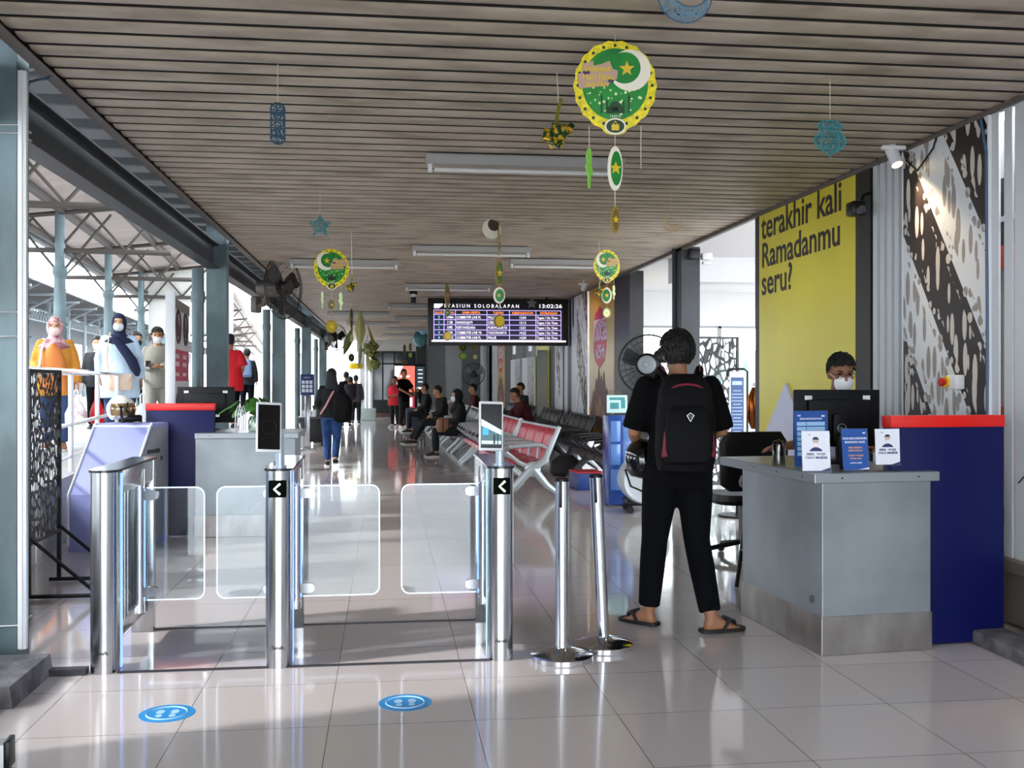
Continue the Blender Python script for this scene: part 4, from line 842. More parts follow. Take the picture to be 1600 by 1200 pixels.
def acrylic_sign(label, loc, rot, w, h, kind, tilt=.12, lift=0.0):
    t = thing('sign_holder', label, 'sign', loc, rot)
    Tm = Matrix.Translation((0, 0, lift)) @ Matrix.Rotation(-tilt, 4, 'X')
    b = B(); b.box((0, 0, h/2+.005), (w+.006, .003, h+.01), T=Tm); b.box((0, .02, .002), (w, .05, .003)); b.obj('stand', acr, t, smooth=0)
    b = B(); b.box((0, -.0022, h/2+.008), (w, .001, h), T=Tm); pg = b.obj('sheet', ppw if kind == 'mask' else ppb, t, smooth=0)
    inv = Tm
    def part(nm, mat, fn):
        q = B(); fn(q); o = q.obj(nm, mat, pg, smooth=0); return o
    y0, y1 = -.0036, -.0028
    if kind == 'mask':
        part('shirt_print', navyink, lambda q: q.prism([(-.23*w, .53*h), (-.2*w, .575*h), (-.08*w, .625*h), (.08*w, .625*h), (.2*w, .575*h), (.23*w, .53*h)], y0, y1, T=inv))
        part('face_print', skink, lambda q: (q.ell(0, .745*h, .095*w, .105*h, y0, y1, T=inv), q.bb((-.05*w, y0, .62*h), (.05*w, y1, .68*h), T=inv)))
        part('hair_print', hairink, lambda q: q.prism([(-.105*w, .77*h), (-.11*w, .84*h), (-.06*w, .885*h), (.06*w, .885*h), (.11*w, .84*h), (.105*w, .77*h), (.085*w, .82*h), (-.085*w, .82*h)], y0-.0004, y0, T=inv))
        part('mask_print', ppw, lambda q: q.prism([(-.09*w, .735*h), (.09*w, .735*h), (.07*w, .665*h), (0, .64*h), (-.07*w, .665*h)], y0-.0006, y0, T=inv))
        o = text([('AREA', -.35*w, .43*h, .115*w, 'LEFT'), ('MASKER', -.02*w, .34*h, .115*w, 'LEFT')], navyink, pg, 'lettering', bold=.02); o.matrix_local = inv @ Matrix.Translation((0, -.0036, 0))
        o = text([('WAJIB', .02*w, .43*h, .115*w, 'LEFT'), ('PAKAI', -.38*w, .34*h, .115*w, 'LEFT'), ('KAI', -.26*w, .93*h, .05*w, 'LEFT')], navyink, pg, 'lettering', bold=-.005); o.matrix_local = inv @ Matrix.Translation((0, -.0036, 0))
        part('corner_print', navyink, lambda q: q.prism([(.5*w, .008), (.5*w, .12*h), (.15*w, .008)], y0, y1, T=inv))
    elif kind == 'face':
        o = text([('FACE RECOGNITION', 0, .78*h, .098*w, 'CENTER'), ('BOARDING GATE', 0, .69*h, .098*w, 'CENTER'), ('gunakan masker', 0, .2*h, .07*w, 'CENTER')], ppw, pg, 'lettering', bold=.02); o.matrix_local = inv @ Matrix.Translation((0, -.0036, 0))
        o = text([('NAIK KERETA', 0, .56*h, .085*w, 'CENTER'), ('LEBIH MUDAH', 0, .49*h, .085*w, 'CENTER'), ('CUKUP WAJAH', 0, .37*h, .085*w, 'CENTER'), ('ANDA SAJA', 0, .3*h, .085*w, 'CENTER')], orink, pg, 'lettering', bold=.015); o.matrix_local = inv @ Matrix.Translation((0, -.0036, 0))
        part('corner_print', ppw, lambda q: q.prism([(.5*w, .05*h), (.5*w, .1*h), (.1*w, .012), (-.05*w, .012)], y0, y1, T=inv)); part('logo_print', ppw, lambda q: q.bb((.32*w, y0, .92*h), (.42*w, y1, .95*h), T=inv))
    else:
        o = text([('FACE RECOGNITION', 0, .87*h, .07*w, 'CENTER'), ('KAI', -.4*w, .93*h, .06*w, 'LEFT')], ppw, pg, 'lettering', bold=.02); o.matrix_local = inv @ Matrix.Translation((0, -.0036, 0))
        def tab(q):
            for k in range(7): q.bb((-.42*w, y0, (.76-.09*k)*h), (-.15*w, y1, (.83-.09*k)*h), T=inv); q.bb((-.13*w, y0, (.76-.09*k)*h), (.42*w, y1, (.83-.09*k)*h), T=inv)
        part('table_print', ppl, tab); part('logo_print', ppw, lambda q: q.bb((.32*w, y0, .92*h), (.42*w, y1, .95*h), T=inv))
    return t
def atct(u, v): return gp(u, v, CZ)
acrylic_sign('tall blue timetable sign in a clear holder, leftmost on the right counter', atct(1268, 731), .12, .2, .3, 'table', .04)
acrylic_sign('white mask notice in front of the tall blue timetable sign', atct(1276, 738), -.1, .145, .205, 'mask')
acrylic_sign('blue face recognition leaflet in the middle of the right counter', atct(1338, 737), .06, .145, .215, 'face')
acrylic_sign('white mask notice at the right end of the counter beside the navy partition', onct(.385, .022), .08, .14, .185, 'mask', .05, lift=.028)
p = atct(1217, 726)
jr = thing('jar', 'clear plastic tumbler on the right counter near the hands', 'jar', p)
b = B(); b.lathe([(.036, 0), (.038, .004), (.038, .115), (.034, .12), (.034, .116), (.035, .114), (.035, .006), (0, .006)], 24); b.obj('vessel', clearmat('clear_plastic', '#d5d6d6', .14, .05), jr)
b = B(); b.lathe([(0, .118), (.036, .118), (.03, .132), (.012, .138), (0, .145)], 20); b.obj('lid', clearmat('clear_lid', '#8d8f90', .1), jr)
b = B(); b.box((0, 0, .09), (.04, .06, .18), .012); p = onct(.22, .16); tag(b.obj('card_reader', black, None, p, .2), 'small black reader between the leaflet and the left mask notice', 'device')
# black chair back behind the hands
q_ = pd(1196, 594, 7.7); ch = thing('office_chair', 'black chair with wide backrest behind the left end of the counter', 'chair', (q_.x, q_.y+.25, 0), PI)
b = B(); b.loft([rring(0, .0, .55, .2, .03), rring(0, 0, .6, .27, .035), rring(0, .0, .92, .28, .035), rring(0, 0, 1.01, .22, .03)]); b.obj('backrest', black, ch)
b = B(); b.loft([rring(0, -.28, .43, .24, .24), rring(0, -.28, .46, .26, .26), rring(0, -.28, .51, .25, .25)]); b.obj('seat', black, ch)
b = B(); b.tube([(0, .03, .6), (0, .05, .45), (0, -.1, .4)], .025); b.cyl((0, -.25, .1), (0, -.25, .43), .03); b.obj('column', darksteel, ch)
for k in range(5):
    a = 2*PI*k/5; b = B(); b.tube([(0, -.25, .12), (.27*math.cos(a), -.25+.27*math.sin(a), .07)], .02, 8); b.sph((.28*math.cos(a), -.25+.28*math.sin(a), .03), .03, 10); b.obj('leg', black, ch)
bs = gp(1160, 920)
st2 = thing('bar_stool', 'black bar stool half hidden behind the left edge of the counter', 'stool', (bs.x+.16, bs.y+.0, 0), .4)
b = B(); b.lathe([(.15, .68), (.17, .69), (.175, .72), (.16, .76), (.0, .77)], 24); b.obj('seat', black, st2)
for k in range(4):
    a = PI/4+k*PI/2; b = B(); b.tube([(.1*math.cos(a), .1*math.sin(a), .69), (.19*math.cos(a), .19*math.sin(a), 0)], .014, 8); b.obj('leg', black, st2)
b = B(); b.torus((0, 0, .26), .16, .009, 'z'); b.obj('foot_ring', black, st2)

# ---- left desk group
lt = thing('kiosk_stand', 'pale lavender sloped kiosk stand left of the gates', 'stand', (-2.58, 8.78, 0), R(-12))
lavp = M('lavender_panel', '#8b91c4', .5)
sd = [(0, 0), (0, .47), (.43, 1.01), (.46, 1.035), (.8, 1.035), (.8, 0)]   # side profile (y,z)
b = B(); w = .5
b.add([(0, y, z) for y, z in sd]+[(w, y, z) for y, z in sd], [tuple(range(6)), tuple(range(11, 5, -1))]+[(i, (i+1) % 6, (i+1) % 6+6, i+6) for i in range(6)]); b.obj('body', lavp, lt, smooth=0)
b = B()
for x in (0, w):
    b.tube([(x, -.004, .05), (x, -.004, .47), (x, .426, 1.01), (x, .46, 1.037)], .011, 6)
b.tube([(0, .428, 1.013), (w, .428, 1.013)], .011, 6); b.obj('edge_trim', whiteg, lt)
b = B(); b.add([(w+.004, .02, .05), (w+.004, .78, .05), (w+.004, .78, 1.0), (w+.004, .47, 1.0), (w+.004, .02, .46), (w, .02, .05), (w, .78, .05), (w, .78, 1.0), (w, .47, 1.0), (w, .02, .46)], [(0, 1, 2, 3, 4), (9, 8, 7, 6, 5)]); b.obj('side_panel', M('grey_side', '#8a8d96', .5), lt)
text([('FASILITAS DIFABEL', 0, 0, .05, 'LEFT'), ('LIFT', .26, -.07, .05, 'LEFT')], M('ink_grey', '#2c2f38', .6), lt, 'lettering', (w+.006, .36, .78), (0, 0, PI/2), bold=.01, sx=.62)
tall_box('navy partition with red top band left of the computer desk', -2.13, -1.535, 9.51, 9.59, 1.2)
cl = counter('grey metal counter holding the left computer and the plant', (-1.69, 9.45, 0), 0, .88, .6, .0, (-.1, .16, .055, .145))
monitor('black computer monitor seen from behind on the left counter', pd(322, 670, 9.75) - V((0, 0, pd(322, 670, 9.75).z-.936)), -.1, .54, .34, .07)
# helmet on the kiosk
hp = pd(189, 660, 9.15)
hm = thing('helmet', 'white open face helmet with dark strap on the lavender kiosk', 'helmet', (hp.x, hp.y, 1.15), R(40))
b = B(); b.sph((0, 0, .0), (.12, .135, .125), 26, fn=lambda d: .72 if (d.y < -.2 and d.z < .1) else (.84 if d.z < -.75 else 1)); b.obj('shell', M('cream_shell', '#e6e4de', .25), hm)
b = B(); b.sph((0, -.0, 0), (.123, .14, .125), 22, fn=lambda d: 1.0 if (d.y < -.25 and abs(d.z) < .5) else .7); b.obj('visor', clearmat('tan_visor', '#cdb98a', .1), hm)
b = B(); b.tube([(-.05, -.1, .03), (-.07, -.15, -.05), (-.05, -.16, -.15), (-.04, -.17, -.25)], .012, 8); b.tube([(.0, -.13, .06), (-.03, -.15, 0), (.03, -.14, -.06)], .01, 8); b.obj('strap', rubber, hm)
b = B(); b.box((0, 0, .03), (.2, .12, .06), .012); q_ = pd(203, 660, 9.2); tag(b.obj('radio', black, None, (q_.x, q_.y, 1.037), .3), 'small black device beside the white helmet', 'device')
# plant and stand on the left counter
leafm = M('leaf_green', '#3f7a2a', .45, nz=((20, 20, 20), '#234c18', .35, .65))
q_ = gp(397, 674, .936); q_.y += .1
vs_ = thing('potted_plant', 'green pothos in a clear jar of water on the left counter', 'plant', (q_.x, q_.y, .936))
b = B(); b.lathe([(.05, 0), (.066, .01), (.068, .09), (.056, .13), (.05, .14), (.05, .134), (.054, .125), (.062, .09), (.06, .012), (0, .008)], 22); b.obj('jar', clearmat('jar_glass', '#d9e2dc', .08), vs_)
b = B()
for k in range(7):
    a = k*.9; b.tube([(.01*math.cos(a), .01*math.sin(a), .02), (.03*math.cos(a+1), .03*math.sin(a+1), .08), (.02*math.cos(a), .02*math.sin(a), .14), (.1*math.cos(a), .06*math.sin(a), .28)], .003, 5)
b.obj('stem', M('stem_brown', '#6a5a36', .7), vs_)
for k in range(24):
    a = k*2.4; rr = .05+.1*((k*37 % 10)/10); zz = .2+.13*((k*53 % 10)/10); c = V((rr*1.6*math.cos(a)-.03, rr*.7*math.sin(a), zz)); dn = V((math.cos(a), math.sin(a)*.6, -.7)).normalized(); sdv = dn.cross(V((0, 0, 1))).normalized()
    nn = sdv.cross(dn); L_ = .125; pr = [(0, .0), (.18, .3), (.45, .38), (.75, .26), (1, 0)]
    b = B(); vs = [c+dn*f*L_+sdv*w_*L_-nn*.1*L_*abs(w_) for f, w_ in pr]+[c+dn*f*L_-sdv*w_*L_-nn*.1*L_*abs(w_) for f, w_ in pr[1:4]]+[c+dn*f*L_+nn*.05*L_ for f in (.18, .45, .75)]
    b.add(vs, [(0, 1, 8), (1, 2, 9, 8), (2, 3, 10, 9), (3, 4, 10), (0, 8, 5), (8, 9, 6, 5), (9, 10, 7, 6), (10, 4, 7)]); b.obj('leaf', leafm, vs_)
q_ = gp(369, 676, .936)
b = B(); 
for k in range(3): b.tube([(-.03+k*.012, .02*k, 0), (-.02+k*.02, .02*k, .18), (.0+k*.02, .02*k, .24), (.03+k*.015, .02*k, .18), (.03+k*.015, .02*k, .02)], .0055, 8)
tag(b.obj('wire_stand', whiteg, None, (q_.x, q_.y+.12, .936)), 'white bent tube stand between the monitor and the plant', 'stand')
# perforated panel at far left
pp = thing('perforated_screen', 'black cut out metal screen beside the nearest left column', 'screen', (-2.27, 6.9, 0), PI/2)
lat = cutmat('cut_black_metal', '#121214', 22, .1, .55)
b = B(); b.bb((0.0, 0, .36), (.62, .006, 1.46)); b.obj('panel', lat, pp, smooth=0)
b = B()
for x in (0, .62): b.bb((x-.012, -.012, .02), (x+.012, .014, 1.48))
for z in (.36, 1.47): b.bb((0, -.012, z-.012), (.62, .014, z+.012))
b.tube([(.6, 0, .4), (.6, -.42, .03)], .012, 6); b.tube([(.0, 0, .4), (0, -.42, .03)], .012, 6); b.tube([(0, -.45, .02), (0, .06, .02)], .014, 6); b.tube([(.6, -.45, .02), (.6, .06, .02)], .014, 6); b.tube([(0, -.42, .02), (.6, -.42, .02)], .012, 6)
b.obj('frame', black, pp)
# railing along the platform edge
rl = thing('railing', 'white and steel railing along the platform edge', 'railing', (-2.63, 7.8, 0), PA+R(2))
b = B(); b.tube([(0, 0, 1.485), (0, 3.2, 1.485)], .03, 12); b.tube([(0, 3.2, 1.485), (0, 16, 1.485)], .022, 10); b.obj('top_rail', polished, rl)
b = B(); b.tube([(0, 0, 1.0), (0, 16, 1.0)], .02, 10); b.tube([(0, 0, .7), (0, 16, .7)], .016, 8); b.obj('lower_rail', whiteg, rl)
for k in range(9):
    b = B(); b.cyl((0, .5+k*1.7, .0), (0, .5+k*1.7, 1.485), .024, n=12); b.obj('post', whiteg, rl)
# sign with prohibition icons
sg = thing('notice_board', 'tall grey notice board with prohibition symbols by the platform rail', 'sign', (pd(271, 594, 10.0).x, pd(271, 594, 10.0).y, 0), math.atan2(pd(296, 594, 11.4).y-pd(271, 594, 10.0).y, pd(296, 594, 11.4).x-pd(271, 594, 10.0).x))
LB = 1.38
b = B(); b.bb((0, 0, .3), (LB, .05, 2.22), .004); b.obj('board', M('greyish_board', '#b4aeb0', .5), sg)
b = B(); b.bb((-.06, -.02, 0), (0, .07, 2.28), .004); b.obj('post', white, sg)
b = B(); b.bb((0, -.006, 2.12), (LB, .056, 2.22)); b.obj('top_edge', M('brown_edge', '#6c5f58', .6), sg)
b = B(); b.bb((.06, -.004, 1.4), (LB-.06, 0, 1.72)); rp = b.obj('red_panel', M('dull_red', '#9c3347', .5), sg)
text([('DILARANG', .12, 1.63, .065, 'LEFT'), ('MEROKOK', .12, 1.55, .065, 'LEFT'), ('NO SMOKING', .12, 1.45, .05, 'LEFT'), ('DILARANG', .74, 1.63, .065, 'LEFT'), ('BERJUALAN', .74, 1.55, .065, 'LEFT'), ('NO VENDING', .74, 1.45, .05, 'LEFT')], M('pale_print', '#d9c9cb', .6), rp, 'lettering', (0, -.006, 0))
for z in (1.95, 1.12):
    for x in (.36, 1.0):
        b = B(); b.torus((x, -.003, z), .17, .014, 'y', sz=.95); b.tube([(x-.12, -.004, z+.11), (x+.12, -.004, z-.11)], .013, 6); b.ell(x, z, .03, .1, -.006, -.001, 12); b.obj('symbol', M('brown_print', '#4a3438', .6), sg)
# bottom left barrier end
q_ = pd(19, 1182, 3.6)
br = thing('barrier_end', 'white barrier head with black edge cut off at the bottom left corner', 'barrier', (q_.x-.1, q_.y, q_.z), .1)
b = B(); b.box((-.05, 0, .01), (.26, .08, .085), .006); b.obj('head', white, br)
b = B(); b.box((.088, 0, .012), (.02, .085, .1), .004); b.obj('edge', black, br)
b = B(); b.cyl((.03, 0, -q_.z), (.03, 0, -.03), .02); b.lathe([(0, 0), (.1, 0), (.1, .015), (.03, .03), (0, .03)], 20, c=(.03, 0, -q_.z)); b.obj('leg', steel, br)
# ================================================================== WAITING AREA
redv = M('red_vinyl', '#c01a36', .4); gsh = M('grey_perforated', '#4b4d50', .4, .6); alu = M('cast_aluminium', '#c0c7ca', .38, .45); blv = M('charcoal_steel', '#3a3c3f', .38, .6)
def bench(label, loc, rot, seatm, framem, n=4, pit=.535, g='rows of linked waiting chairs'):
    """linked chairs along local x, facing local -y"""
    t = thing('linked_chairs', label, 'chairs', loc, rot, g); Lh = n*pit/2
    b = B(); b.box((0, .02, .36), (2*Lh+.1, .07, .05), .008); b.obj('beam', framem, t)
    b = B(); b.tube([(-Lh-.04, .33, .83), (Lh+.04, .33, .83)], .018, 10); b.obj('back_rail', framem, t)
    for i in range(n):
        x = -Lh+(i+.5)*pit
        b = B(); b.loft([[V((x-pit*.46, y, z)), V((x+pit*.46, y, z)), V((x+pit*.46, y, z+.02)), V((x-pit*.46, y, z+.02))] for y, z in ((-.29, .385), (-.27, .42), (-.1, .4), (.12, .385), (.2, .41))]); b.obj('seat', seatm, t, smooth=60)
        b = B(); b.loft([[V((x-pit*.45, y, z)), V((x+pit*.45, y, z)), V((x+pit*.45, y+.022, z+.006)), V((x-pit*.45, y+.022, z+.006))] for y, z in ((.2, .43), (.235, .55), (.285, .72), (.33, .825))]); b.obj('backrest', seatm, t, smooth=60)
    for i in range(n+1):
        x = -Lh+i*pit
        b = B(); b.tube([(x, .2, .42), (x, .02, .36), (x, -.14, .42), (x, -.3, .55), (x, -.27, .61), (x, -.1, .625), (x, .12, .63), (x, .22, .58), (x, .2, .42)], [.018, .026, .026, .022, .025, .027, .027, .024, .018], 8); b.obj('armrest', framem, t)
    for s in (-1, 1):
        x = s*(Lh+.01); b = B()
        b.tube([(x, .0, .34), (x, -.2, .14), (x, -.31, .045), (x, -.34, .02)], [.055, .042, .032, .024], 8); b.tube([(x, .03, .34), (x, .2, .14), (x, .33, .045), (x, .36, .02)], [.055, .042, .032, .024], 8)
        b.tube([(x, .0, .33), (x, .17, .45), (x, .26, .65), (x, .35, .85)], [.055, .042, .034, .026], 8); b.sph((x, .02, .34), (.03, .1, .095), 14)
        b.cyl((x, -.34, 0), (x, -.34, .022), .022, n=10); b.cyl((x, .36, 0), (x, .36, .022), .022, n=10); b.obj('leg', framem, t)
    return t
A1 = bench('nearest red row of four linked chairs, with the pale end frame', (1.66, 13.25, 0), -PI/2+R(4), redv, alu)
A2 = bench('second red row of linked chairs, behind the right face scanner', (1.62, 16.0, 0), -PI/2+R(1), redv, alu)
A3 = bench('grey linked chairs holding the masked seated woman', (1.6, 18.6, 0), -PI/2, blv, alu)
gB = bench('dark linked chairs against the wall right beside the blue brochure stand', (2.95, 13.5, 0), -PI/2, blv, darksteel)
dup(A3, (1.55, 21.3, 0), None, 'grey linked chairs next beyond the masked woman'); dup(A3, (1.5, 24.0, 0), None, 'grey linked chairs with the person stretching their legs'); dup(A3, (1.45, 27.6, 0), None, 'farthest grey linked chairs on the aisle, by the suitcase')
dup(gB, (2.95, 16.9, 0), None, 'dark linked chairs below the white carved strip under the board'); dup(gB, (2.95, 20.0, 0), None, 'dark linked chairs with the man in maroon'); dup(gB, (2.95, 23.1, 0), None, 'dark linked chairs before the low white screens'); dup(gB, (2.95, 26.3, 0), None, 'farthest dark linked chairs, before the gold banner')
b = B(); b.box((0, 0, .11), (.34, .42, .22), .02); b.m = 1; b.box((0, 0, .225), (.345, .425, .014)); q_ = gp(915, 770); tag(b.obj('box', [M('blue_box', '#1b3f86', .4), redp], None, (q_.x+.1, q_.y+.5, 0), .1), 'low blue box with red rim under the dark chairs', 'box')
b = B(); b.loft([rring(0, 0, 0, .2, .15), rring(0, 0, .05, .24, .18), rring(0, 0, .2, .22, .16), rring(0, 0, .3, .1, .08)]); q_ = gp(862, 745); tag(b.obj('duffel_bag', M('dark_bag', '#232427', .7), None, (q_.x+.25, q_.y+.2, 0)), 'dark bag on the floor behind the nearest red chairs', 'bag')
# suitcase
q_ = gp(644, 670)
sc_ = thing('suitcase', 'grey blue hard suitcase standing in the aisle by the kiosk', 'suitcase', (q_.x, q_.y, 0), .1)
b = B(); b.box((0, 0, .33), (.36, .24, .56), .03); b.obj('shell', M('slate_shell', '#39465a', .35), sc_)
b = B(); b.tube([(-.09, .08, .6), (-.09, .08, .95), (.09, .08, .95), (.09, .08, .6)], .01, 6); b.obj('handle', black, sc_)
for x in (-.14, .14):
    b = B(); b.cyl((x-.02, 0, .03), (x+.02, 0, .03), .03, n=12); b.obj('wheel', rubber, sc_)
b = B()
for x in (-.08, .08): b.box((x, -.122, .33), (.012, .006, .44))
b.obj('rib', darksteel, sc_)
# kiosk with advert screen
q_ = gp(638, 668)
kk = thing('ticket_kiosk', 'black ticket kiosk with glowing pink advert screen by the two young men', 'kiosk', (q_.x+.05, q_.y+.45, 0), 0)
b = B(); b.box((0, .1, .95), (.96, .2, 1.9), .01); b.obj('body', M('kiosk_black', '#0c0d10', .4), kk)
b = B(); b.bb((-.45, -.004, 1.05), (.16, 0, 1.84)); s_ = b.obj('screen', M('advert_salmon', '#f07a6a', .4, emit=.7), kk)
b = B(); b.prism([(-.45, 1.05), (-.45, 1.84), (-.2, 1.84), (-.38, 1.4), (-.1, 1.05)], -.008, -.005); b.bb((-.3, -.008, 1.5), (.0, -.005, 1.55)); b.obj('advert_shape', M('advert_white', '#ffe9e6', .4, emit=1.1), s_)
b = B(); b.bb((.2, -.004, 1.2), (.45, 0, 1.82)); s_ = b.obj('side_screen', M('teal_screen', '#0c2a36', .3, emit=.5), kk)
b = B()
for z in (1.72, 1.6, 1.48, 1.36): b.box((.32, -.006, z), (.14, .003, .03))
b.bb((.2, -.008, 1.14), (.45, -.004, 1.2)); b.obj('menu', M('menu_white', '#e8f2f4', .4, emit=.9), s_)
b = B(); b.bb((-.45, -.01, .1), (.16, -.002, .92)); lp = b.obj('lower_panel', M('kiosk_pink', '#e0476e', .4, emit=.3), kk)
b = B(); b.bb((-.2, -.014, .62), (.08, -.009, .88)); b.prism([(-.45, .1), (-.45, .4), (-.1, .45), (-.25, .1)], -.014, -.01); b.obj('panel_shape', MATS['advert_white'], lp)
b = B(); b.box((.28, -.01, .75), (.09, .02, .6), .004); b.box((.4, -.01, .75), (.03, .02, .6)); b.obj('side_sign', white, kk)
# carts and bins
q_ = gp(487, 697)
ca = thing('trolley_bin', 'black wheeled bin with silver lid left of the walking woman', 'bin', (q_.x, q_.y+.25, 0), 0)
b = B(); b.box((0, 0, .33), (.56, .42, .5), .02); b.obj('body', M('bin_black', '#191a1c', .6), ca)
b = B(); b.box((0, 0, .6), (.6, .46, .05), .015); b.obj('lid', M('bin_lid', '#55595c', .3, .6), ca)
b = B(); b.cyl((0, 0, .62), (0, 0, .76), .22, n=24); b.obj('drum', steel, ca)
for x in (-.22, .22):
    b = B(); b.cyl((x-.02, -.16, .05), (x+.02, -.16, .05), .05, n=14); b.obj('wheel', rubber, ca)
q_ = gp(476, 698)
pa_ = thing('bucket', 'grey bucket with a white wiper in front of the wheeled bin', 'bucket', (q_.x, q_.y-.1, 0), 0)
b = B(); b.lathe([(.09, 0), (.11, .24), (.105, .24), (.088, .01), (0, .01)], 20); b.obj('pail', M('bucket_grey', '#8b8f92', .5), pa_)
b = B(); b.tube([(0, 0, .02), (-.1, .02, .5)], .018, 8); b.obj('wiper', white, pa_)
q_ = gp(498, 694)
cb = thing('waste_bin', 'dark square waste bin beside the walking woman', 'bin', (q_.x+.05, q_.y+.5, 0), 0)
b = B(); b.box((0, 0, .4), (.4, .4, .8), .02); b.obj('body', M('dark_bin', '#4b4744', .5), cb); b = B(); b.box((0, 0, .82), (.42, .42, .05), .01); b.obj('lid', black, cb)
q_ = pd(480, 600, 20.5)
ns = thing('notice_stand', 'navy notice with nine white squares on a grey stand', 'sign', (q_.x, q_.y, 0), 0)
b = B(); b.box((0, 0, 1.32), (.27, .02, .42), .01); nb = b.obj('board', M('navy_board', '#1a2e66', .5), ns)
b = B()
for i in range(3):
    for k in range(3): b.box((-.075+.075*i, -.012, 1.2+.085*k), (.058, .003, .066))
b.obj('picture', M('notice_white', '#dfe6f2', .5), nb)
text([('KERETA', 0, 1.45, .035, 'CENTER')], MATS['notice_white'], nb, loc=(0, -.013, 0))
b = B(); b.box((0, .02, .55), (.1, .04, 1.1), .01); b.box((0, .02, .02), (.34, .3, .04), .01); b.obj('stand', steel, ns)
# column with mint base
q_ = gp(573, 657)
b = B(); b.bb((q_.x-.36, q_.y-.1, 0), (q_.x+.32, q_.y+.5, .42), .03); mb = b.obj('column', M('mint_plaster', '#aebcb8', .6)); struct(mb, 'white column on a pale mint base at the far left end')
b = B(); b.bb((q_.x-.23, q_.y+.05, .42), (q_.x-.07, q_.y+.3, 3)); b.bb((q_.x-.03, q_.y+.05, .42), (q_.x+.06, q_.y+.3, 3)); b.bb((q_.x+.12, q_.y+.05, .42), (q_.x+.2, q_.y+.3, 3)); b.obj('shaft', white, mb)
b = B(); b.loft([rring(0, 0, 0, .17, .05), rring(0, 0, .04, .22, .06), rring(0, 0, .16, .22, .06), rring(0, 0, .2, .17, .05)]); q_ = pd(556, 572, 34); tag(b.obj('oval_sign', M('yellow_plastic', '#f2cf12', .4), None, (q_.x, q_.y, q_.z-.1)), 'small yellow oval sign at the far left end', 'sign')
b = B(); b.cyl((q_.x+.14, q_.y+.03, q_.z-.06), (q_.x+.14, q_.y+.03, 3.0), .01, n=8); o = b.obj('hanging_rod', darksteel, None); tag(o, 'thin rod carrying the small yellow oval sign', 'rod')
# pedestal fans
cage = M('fan_cage_black', '#111113', .4, .3)
def fanhead(t, Tm, r, bl=M('fan_blade', '#33373a', .35, .4), hubm=black, cg=cage, spokes=28):
    b = B(); b.torus((0, 0, 0), r, .008, 'y', 48, 6, T=Tm); b.torus((0, -.03, 0), r*.98, .006, 'y', 48, 5, T=Tm)
    for f, y in ((.8, -.085), (.6, -.1), (.35, -.11)): b.torus((0, y, 0), r*f, .0028, 'y', 40, 4, T=Tm)
    for k in range(spokes):
        a = 2*PI*k/spokes; c, s = math.cos(a), math.sin(a)
        b.tube([(r*.2*c, -.115, r*.2*s), (r*.6*c, -.1, r*.6*s), (r*.85*c, -.075, r*.85*s), (r*c, -.02, r*s)], .0022, 4, T=Tm)
        b.tube([(r*.2*c, .09, r*.2*s), (r*.7*c, .075, r*.7*s), (r*c, 0, r*s)], .0022, 4, T=Tm)
    b.obj('cage', cg, t)
    b = B()
    for k in range(3):
        a = 2*PI*k/3+.4; rd = V((math.cos(a), 0, math.sin(a))); tg_ = V((-math.sin(a), 0, math.cos(a)))
        b.loft([[rd*q*r+tg_*w*r+V((0, sl, 0)), rd*q*r-tg_*w*r-V((0, sl, 0)), rd*q*r-tg_*w*r-V((0, sl-.004, 0)), rd*q*r+tg_*w*r+V((0, sl+.004, 0))] for q, w, sl in ((.15, .1, .02), (.4, .2, .03), (.75, .26, .025), (.88, .2, .02))], T=Tm)
    b.obj('blade', bl, t)
    b = B(); b.lathe([(0, -.12), (r*.2, -.115), (r*.24, -.1), (r*.2, -.03), (0, -.03)], 24, T=Tm @ Matrix.Rotation(-PI/2, 4, 'X').inverted().to_4x4() if False else Tm @ Matrix(((1, 0, 0, 0), (0, 0, 1, 0), (0, -1, 0, 0), (0, 0, 0, 1)))); b.obj('hub', hubm, t)
q_ = pd(740, 585, 26.8)
f1 = thing('pedestal_fan', 'black pedestal fan standing beyond the seated passengers', 'fan', (q_.x, q_.y, 0), -.2)
fanhead(f1, Matrix.Translation((0, 0, q_.z)), .29, M('fan_blade_light', '#7e8587', .4))
b = B(); b.cyl((0, .16, .05), (0, .16, q_.z), .02); b.lathe([(0, 0), (.24, 0), (.24, .03), (.05, .06), (0, .06)], 24, c=(0, .16, 0)); b.obj('pole', black, f1)
b = B(); b.cyl((0, .06, q_.z), (0, .24, q_.z), .08); b.obj('motor', black, f1)
q_ = pd(1013, 570, 12.2)
f2 = thing('pedestal_fan', 'large black fan with grey hub beside the black pillar', 'fan', (q_.x, q_.y, 0), PI-.35)
Tm = Matrix.Translation((0, 0, q_.z))
fanhead(f2, Tm, .36)
b = B(); b.lathe([(0, 0), (.125, 0), (.135, .02), (.135, .11), (.11, .13), (.1, .125), (.09, .135), (.03, .14), (.028, .165), (0, .168)], 32, T=Tm @ Matrix(((1, 0, 0, 0), (0, 0, 1, .05), (0, -1, 0, 0), (0, 0, 0, 1)))); b.obj('motor', black, f2)
b = B(); b.lathe([(0, .132), (.105, .132), (.108, .138), (.1, .142), (.06, .14), (.055, .146), (.03, .147), (.026, .172), (0, .174)], 32, T=Tm @ Matrix(((1, 0, 0, 0), (0, 0, 1, .05), (0, -1, 0, 0), (0, 0, 0, 1))) @ Matrix.Diagonal((1, 1, 1, 1)))
o = b.obj('motor_cap', M('fan_grey', '#7e8286', .4, .3), f2)
